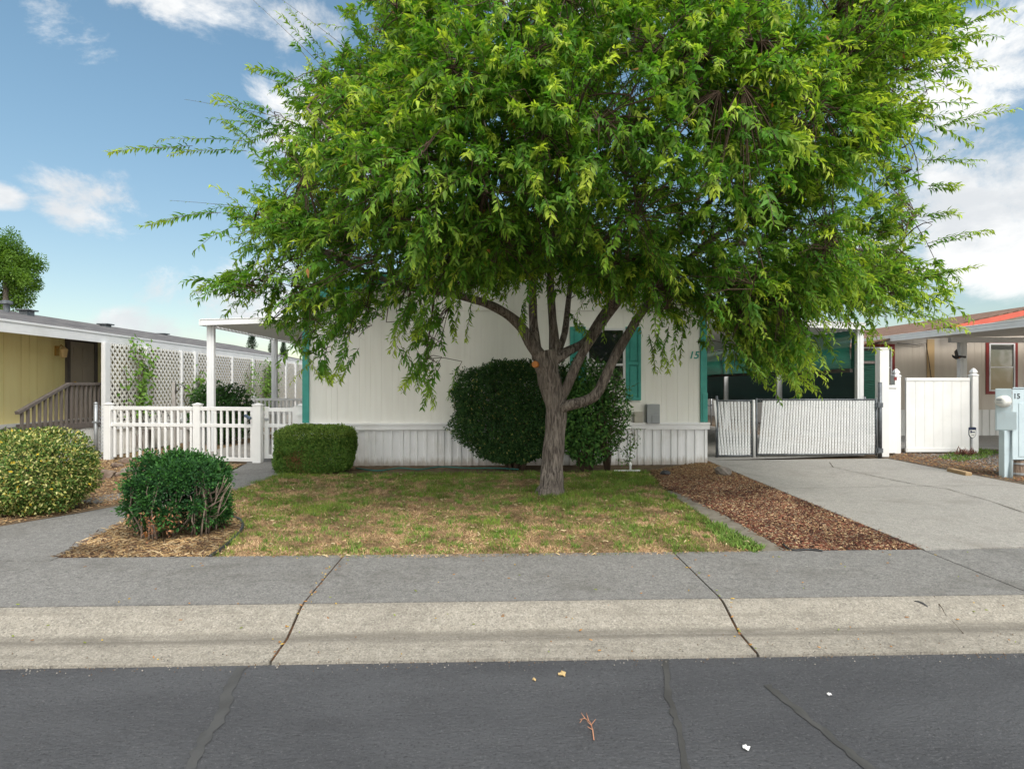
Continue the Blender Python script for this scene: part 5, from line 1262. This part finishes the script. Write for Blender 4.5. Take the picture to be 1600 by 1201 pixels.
# ------------------------------------------------------------------ small things on the ground
def rock(px, py, w_, h_, label, m_=None, seed=0, group='rocks by the walkway', name='rock', Z=0.0, dep=.8):
    p = W(px, py, Z=Z); sc = p.y/F
    o = put(name, MB().blob((0,0,0), (w_*sc/2, w_*sc/2*dep, h_*sc*.62), seed, .30, 2), m_ if m_ else m_rock); o.location = (p.x, p.y+w_*sc*.3, h_*sc*.30)
    return tag(o, label, 'rock', group)
rock(193,724,22,9,'reddish brown flat rock behind the dark woody shrub', seed=1)
rock(156,749,34,15,'large pale brown rock beside the variegated shrub', seed=2)
rock(205,738,38,9,'long flat grey rock at the back of the bark bed', m_rockg, seed=3)
rock(178,731,20,8,'small dark brown rock between two larger ones', seed=4)
rock(160,718,24,12,'grey rock at the foot of the galvanised post', m_rockg, seed=5)
rock(185,745,18,8,'small rounded rock next to the pale brown one', seed=6)
rock(1134,743,30,14,'grey brown stone lying in the mulch near the driveway', m_rockg, seed=7, group=None)
rock(1040,743,17,9,'small black stone by the end of the edging strip', m_black, seed=8, group=None)
rock(225,842,13,12,'orange brick chip beside the dark woody shrub', m_cut, seed=9, group=None)
tb = thing('edging_timber', (WX(1502,10.4),10.4,0), 'short tan timber block edging the gravel by the driveway', 'timber')
pA, pB = W(1484,735,Z=.03), W(1514,742,Z=.03); put('block', MB().bar(pA, pB, .10, .09), M('tan_timber', (.36,.25,.14), (.28,.19,.10), 9, .9), tb, bev=.012)
def hose(name, L, r, m_, label, cat, z=None, n=8):
    P = [W(x, y, Z=(z if z is not None else r)) for x, y in L]; Q = []
    for i in range(len(P)-1):
        p0, p1, p2, p3 = P[max(i-1,0)], P[i], P[i+1], P[min(i+2,len(P)-1)]
        for k in range(6):
            t = k/6; Q.append(.5*((2*p1)+(p2-p0)*t+(2*p0-5*p1+4*p2-p3)*t*t+(3*p1-p0-3*p2+p3)*t**3))
    Q.append(P[-1]); o = put(name, MB().tube(Q, r, n), m_, smooth=True); return tag(o, label, cat)
hose('garden_hose', [(556,731),(590,735),(625,731),(655,733),(690,729),(730,731),(775,731),(810,733)], .012, m_hose, 'thin teal garden hose lying along the foot of the skirting', 'hose', z=.015)
hose('edging_tube', [(328,869),(345,858),(366,840),(379,823),(374,811),(358,807)], .017, m_black, 'curved black edging tube between the bark bed and the lawn', 'edging', z=.016)
hose('drip_line', [(1224,850),(1232,857),(1246,859),(1262,858),(1285,860)], .010, m_black, 'curled black drip line at the near corner of the mulch bed', 'hose', z=.02)
# pvc riser with sapling
pr = thing('pipe_riser', (WX(985,10.4),10.4,0), 'white plastic pipe tee lying below the young sapling', 'pipe')
p0 = W(985,735,Z=.02); put('pipe', MB().tube([p0+Vector((-.27,0,0)), p0+Vector((.16,-.01,0))], .014, 10).tube([p0, p0+Vector((0,0,.14))], .017, 10).tube([p0+Vector((0,0,.08)), p0+Vector((0,0,.11))], .024, 10), m_white, pr, smooth=True)
sp = thing('sapling', (p0.x,p0.y+.06,0), 'thin young sapling with sparse leaves in front of the skirting', 'plant')
rs = np.random.RandomState(14); mb = MB(); Pl = []
def bough(a, b, r0, nleaf):
    a, b = Vector(a), Vector(b); m_ = a.lerp(b,.5)+Vector((0,0,.05)); mb.tube([a,m_,b],[r0,r0*.7,r0*.3],5)
    for i in range(nleaf): 
        t = rs.uniform(.2,1); Pl.append(tuple(a.lerp(b,t)+Vector(rs.normal(0,.045,3))))
b0 = Vector((p0.x,p0.y+.06,0)); bough(b0, b0+Vector((.02,0,.62)), .010, 50); bough(b0+Vector((0,0,.2)), b0+Vector((-.14,-.05,.40)), .006, 22); bough(b0+Vector((0,0,.3)), b0+Vector((.13,-.03,.56)), .006, 24); bough(b0+Vector((0,0,.1)), b0+Vector((-.2,-.02,.2)), .005, 18)
put('stem', mb, m_twig, sp, smooth=True); a = np.array(Pl); n_ = len(a)
leafmesh('foliage', a, rdir(n_,rs)+[0,-.3,-.2], rdir(n_,rs)+[0,-.4,.6], rs.uniform(.04,.07,n_), rs.uniform(.022,.035,n_), lerp((.04,.11,.02),(.10,.20,.03), rs.rand(n_)), m_shrubleaf, sp)
# branch sprays of the loose shrub reaching to the right
ns = thing('spray_shrub', (WX(960,10.25),10.3,0), 'young shrub with slender leafy shoots reaching toward the grey cabinet', 'shrub')
rs = np.random.RandomState(15); nt = 46
A = np.stack([rs.uniform(WX(930,10.2),WX(960,10.2),nt), rs.uniform(10.0,10.5,nt), rs.uniform(.25,1.25,nt)],1)
Dn = nrm(np.stack([rs.uniform(.3,1,nt), rs.uniform(-.6,.2,nt), rs.uniform(.1,.9,nt)],1)); lnn = rs.uniform(.25,.55,nt)
P,D,N,L,t_,pl2 = twigs_leaf(A, Dn, lnn, 13, rs.uniform(.05,.3,nt), np.full(nt,.06), rs)
leafmesh('foliage', P, D, N, L, L*.5, lerp((.04,.11,.02),(.09,.19,.03), rs.rand(len(P))), m_shrubleaf, ns)
V,Q = tubes_np(pl2, np.full(nt,.005), np.full(nt,.002)); npmesh('shoots', V, Q, m_twig, ns)
mb = MB(); b0 = Vector((WX(950,10.25),10.3,0))
for i in range(nt): mb.tube([b0+Vector((random.uniform(-.04,.04),0,0)), b0.lerp(Vector(A[i]),.6)+Vector((0,0,.1)), Vector(A[i])], [.009,.007,.004], 4)
put('stem', mb, m_twig, ns, smooth=True)
# litter on road and kerb
def flat_leaf(name, px, py, w_, label, cat, m_, seed, zf=None, z=None):
    p = roadpts([(px,py)])[0] if z is None else W(px, py, Z=z); rr = random.Random(seed); s = w_*p.y/F/2; pts = []
    for i in range(11):
        a = 2*math.pi*i/11; k = s*(1+rr.uniform(-.25,.3)); pts.append((p.x+math.cos(a)*k, p.y+math.sin(a)*k*1.3, p.z+.006+rr.uniform(0,.008)))
    c = (p.x,p.y,p.z+.014); mb = MB(); mb.add(pts+[c], [(i,(i+1)%11,11) for i in range(11)])
    lo = [(x,y,z_-.003) for x,y,z_ in pts]; mb.add(pts+lo, [(i,(i+1)%11,11+(i+1)%11,11+i) for i in range(11)])
    return tag(put(name, mb, m_), label, cat)
flat_leaf('fallen_leaf', 879, 1054, 12, 'tan dry leaf lying on the road near the kerb', 'leaf', m_tanleaf, 1)
flat_leaf('paper_scrap', 1166, 1170, 10, 'small crumpled white scrap on the asphalt', 'litter', m_white, 2)
flat_leaf('paper_scrap', 1296, 1086, 6, 'tiny white speck of litter farther up the asphalt', 'litter', m_white, 3)
flat_leaf('fallen_leaf', 835, 1063, 6, 'tiny dark yellow leaf left of the tan dry leaf', 'leaf', m_tanleaf, 4)
p = on_kerb(1437,945)+Vector((0,0,.004)); mb = MB(); mb.tube([p+Vector((-.02,.025,.012)), p+Vector((.005,.018,.010)), p+Vector((.02,.0,.004)), p+Vector((.03,-.02,-.004)), p+Vector((.035,-.033,-.012))], [.006,.01,.012,.01,.005], 7)
tag(put('seed_pod', mb, m_black, smooth=True), 'curled dark seed pod lying on the kerb at the right', 'litter')
tw = MB(); P = roadpts([(928,1158),(926,1142),(922,1130),(914,1124),(906,1126)]); tw.tube([q+Vector((0,0,.008)) for q in P], [.0028,.0028,.0025,.002,.0015], 5)
for i, (a, b) in enumerate([((926,1142),(918,1140)),((924,1134),(931,1128)),((920,1128),(916,1118)),((914,1124),(908,1118)),((910,1125),(906,1134)),((925,1136),(917,1131))]):
    q0, q1 = roadpts([a,b]); tw.tube([q0+Vector((0,0,.008)), q1+Vector((0,0,.016))], [.0022,.0015], 4)
tag(put('dry_twig', tw, m_rustleaf, smooth=True), 'reddish dry sprig lying on the road', 'twig')

# ------------------------------------------------------------------ trees far behind
def far_tree(name, px, py, w_, h_, Y, label, seed, cols, cone=False, n=5200):
    rs = np.random.RandomState(seed); c = np.array(W(px,py,Y=Y)); s = Y/F; rx, rz = w_*s/2, h_*s/2
    root = thing(name, (c[0],Y,0), label, 'tree', 'trees beyond the homes' if cone else None)
    put('trunk', MB().tube([(c[0],Y,-.1),(c[0]+.1,Y,c[2]*.5),(c[0],Y,c[2]+rz*.4)], [.3,.22,.08], 8), m_bark, root, smooth=True)
    k = 70; bc = rdir(k,rs)*rs.uniform(.35,.92,(k,1))
    if cone:
        u = rs.rand(k)**.8; an = rs.uniform(0,6.28,k); bc = np.stack([np.cos(an)*(1-u)**.8*.85, np.sin(an)*(1-u)**.8*.85, u*2-1],1)
    br = rs.uniform(.16,.32,k)*(1 if not cone else .8)
    i = rs.randint(k,size=n); q = rdir(n,rs)*(rs.rand(n,1)**.4); P = bc[i]+q*br[i][:,None]; P = c + P*[rx,rx,rz]
    L = rx*(.075 if not cone else .10)
    sh = rs.rand(k)[i]
    leafmesh('crown', P, nrm(q+rdir(n,rs)*.7), nrm(q+[0,0,.6]+rdir(n,rs)*.4), L*rs.uniform(.7,1.4,n), L*.55*rs.uniform(.7,1.3,n), lerp(*cols, np.clip(sh*.6+rs.rand(n)*.4,0,1)), m_leaf, root)
far_tree('broadleaf_tree', 8, 424, 98, 125, 34, 'round leafy green tree beyond the yellow home', 1, ((.06,.15,.022),(.17,.29,.05)), n=20000)
far_tree('conifer', 394, 548, 30, 48, 52, 'dark conifer left of the gap under the patio awning', 2, ((.012,.035,.016),(.03,.065,.028)), True)
far_tree('conifer', 424, 552, 18, 46, 54, 'narrow dark conifer between two others under the awning', 3, ((.012,.035,.016),(.03,.065,.028)), True)
far_tree('conifer', 443, 556, 22, 42, 55, 'small dark conifer near the second awning post', 4, ((.012,.035,.016),(.03,.065,.028)), True)

# ------------------------------------------------------------------ sky, sun, camera
SUN_EL, SUN_AZ = R(50), R(150)          # azimuth clockwise from +Y (away from the camera): sun high behind the camera's right shoulder
wd = bpy.data.worlds.new('World'); S.world = wd; wd.use_nodes = True
g = G(wd.node_tree); nt = wd.node_tree; bg = nt.nodes['Background']
sky = g.n('ShaderNodeTexSky', sky_type='NISHITA', sun_disc=False); sky.sun_elevation = SUN_EL; sky.sun_rotation = SUN_AZ
sky.air_density = 1.0; sky.dust_density = .6; sky.ozone_density = 1.6; sky.altitude = 100
gen = g.n('ShaderNodeTexCoord').outputs['Generated']
sp_ = g.n('ShaderNodeSeparateXYZ'); g.l.new(gen, sp_.inputs[0]); X_, Y_, Z_ = sp_.outputs
az = g.m('ARCTAN2', X_, Y_); el = g.m('ARCSINE', Z_)
wob = g.noise(g.scale(gen, (1,1,1.5)), 5.5, 9, .66, .35); wob2 = g.noise(g.scale(gen, (1,1,2.0)), 2.2, 6, .6, .2)
def cloudblob(px, py, wx, wy, gain=1.0):
    a0 = math.atan((px-CX)/F)+YAW; e0 = math.atan((CY-py)/F*math.cos(math.atan((px-CX)/F))); sx, sy = wx/F*.8, wy/F*.8
    dx = g.m('DIVIDE', g.m('SUBTRACT', az, a0), sx); dy = g.m('DIVIDE', g.m('SUBTRACT', el, e0), sy)
    r2 = g.m('ADD', g.m('MULTIPLY', dx, dx), g.m('MULTIPLY', dy, dy))
    return g.m('MULTIPLY', g.m('SUBTRACT', 1.0, r2), gain)
den = None
for b in [(160,310,105,64),(0,306,40,22),(110,45,70,60,.40),(300,-5,260,62,.8),(450,35,110,60,.8),(240,520,120,40,.7),(470,190,130,120,.75),(400,470,150,90,.7),(1560,75,150,75,.95),(1560,310,200,110),(1480,150,110,70,.75),(1540,410,190,70),(1330,400,160,80,.8),(1330,60,160,60,.8),(620,260,140,120,.8),(1000,0,260,90,.9)]:
    c_ = cloudblob(*b); den = c_ if den is None else g.m('MAXIMUM', den, c_)
den = g.m('MAXIMUM', den, -1.2)
# unseen broad broken cloud overhead and behind, added as soft fill light
front = g.ramp(Y_, .25, .55); over = g.ramp(Z_, .55, .8); rest = g.m('MAXIMUM', g.m('SUBTRACT', 1.0, front), over)
den = g.m('ADD', den, g.m('MULTIPLY', rest, g.m('ADD', 1.6, g.m('MULTIPLY', g.m('SUBTRACT', wob2, .5), 4.0))))
den = g.m('ADD', den, g.m('MULTIPLY', g.m('SUBTRACT', wob, .5), 4.4))
alpha = g.ramp(den, .05, 1.0, 0, .96)
shade = g.ramp(g.m('ADD', g.m('MULTIPLY', g.m('SUBTRACT', g.noise(g.scale(gen,(1,1,2.2)), 5.0, 6, .6), .5), 2.4), .5), .2, .8)
ccol = g.mix(shade, (2.9,3.0,3.1), (3.95,3.95,3.9)); ccol = g.mix(rest, ccol, (12.4,11.6,10.5))  # cloud out of view made brighter than the seen clouds, as fill
hz_ = g.ramp(Z_, 0, .5, 0, 1); skg = g.mix(hz_, (.44,.42,.44), (.52,.59,.62))
hsv = g.n('ShaderNodeHueSaturation'); hsv.inputs['Saturation'].default_value = 1.0; hsv.inputs['Value'].default_value = 1.0; g.l.new(sky.outputs[0], hsv.inputs['Color'])
g.l.new(g.mix(alpha, g.mix(1.0, g.mix(1.0, hsv.outputs[0], (1.2,1.18,.98), 'MULTIPLY'), skg, 'MULTIPLY'), ccol), bg.inputs['Color']); bg.inputs['Strength'].default_value = .12
sl = bpy.data.lights.new('sun', 'SUN'); sl.energy = 1.6; sl.angle = R(28); sl.color = (1,.955,.88)
so_ = bpy.data.objects.new('sun', sl); COL.objects.link(so_)
sd = Vector((math.sin(SUN_AZ)*math.cos(SUN_EL), math.cos(SUN_AZ)*math.cos(SUN_EL), math.sin(SUN_EL)))
so_.rotation_euler = (-sd).to_track_quat('-Z','Y').to_euler(); so_.location = (0,-5,12)
cam = bpy.data.cameras.new('camera'); co = bpy.data.objects.new('camera', cam); COL.objects.link(co); S.camera = co
co.location = (0,0,H); co.rotation_euler = (R(90),0,-YAW); cam.sensor_fit = 'HORIZONTAL'; cam.sensor_width = 36; cam.lens = 36*F/1600; cam.clip_end = 2000; cam.clip_start = .05
S.view_settings.view_transform = 'Standard'; S.view_settings.look = 'None'; S.view_settings.exposure = 1.2; S.view_settings.gamma = 1
S.cycles.max_bounces = 8; S.cycles.diffuse_bounces = 3; S.cycles.transparent_max_bounces = 12; S.cycles.transmission_bounces = 4
S.cycles.use_denoising = True
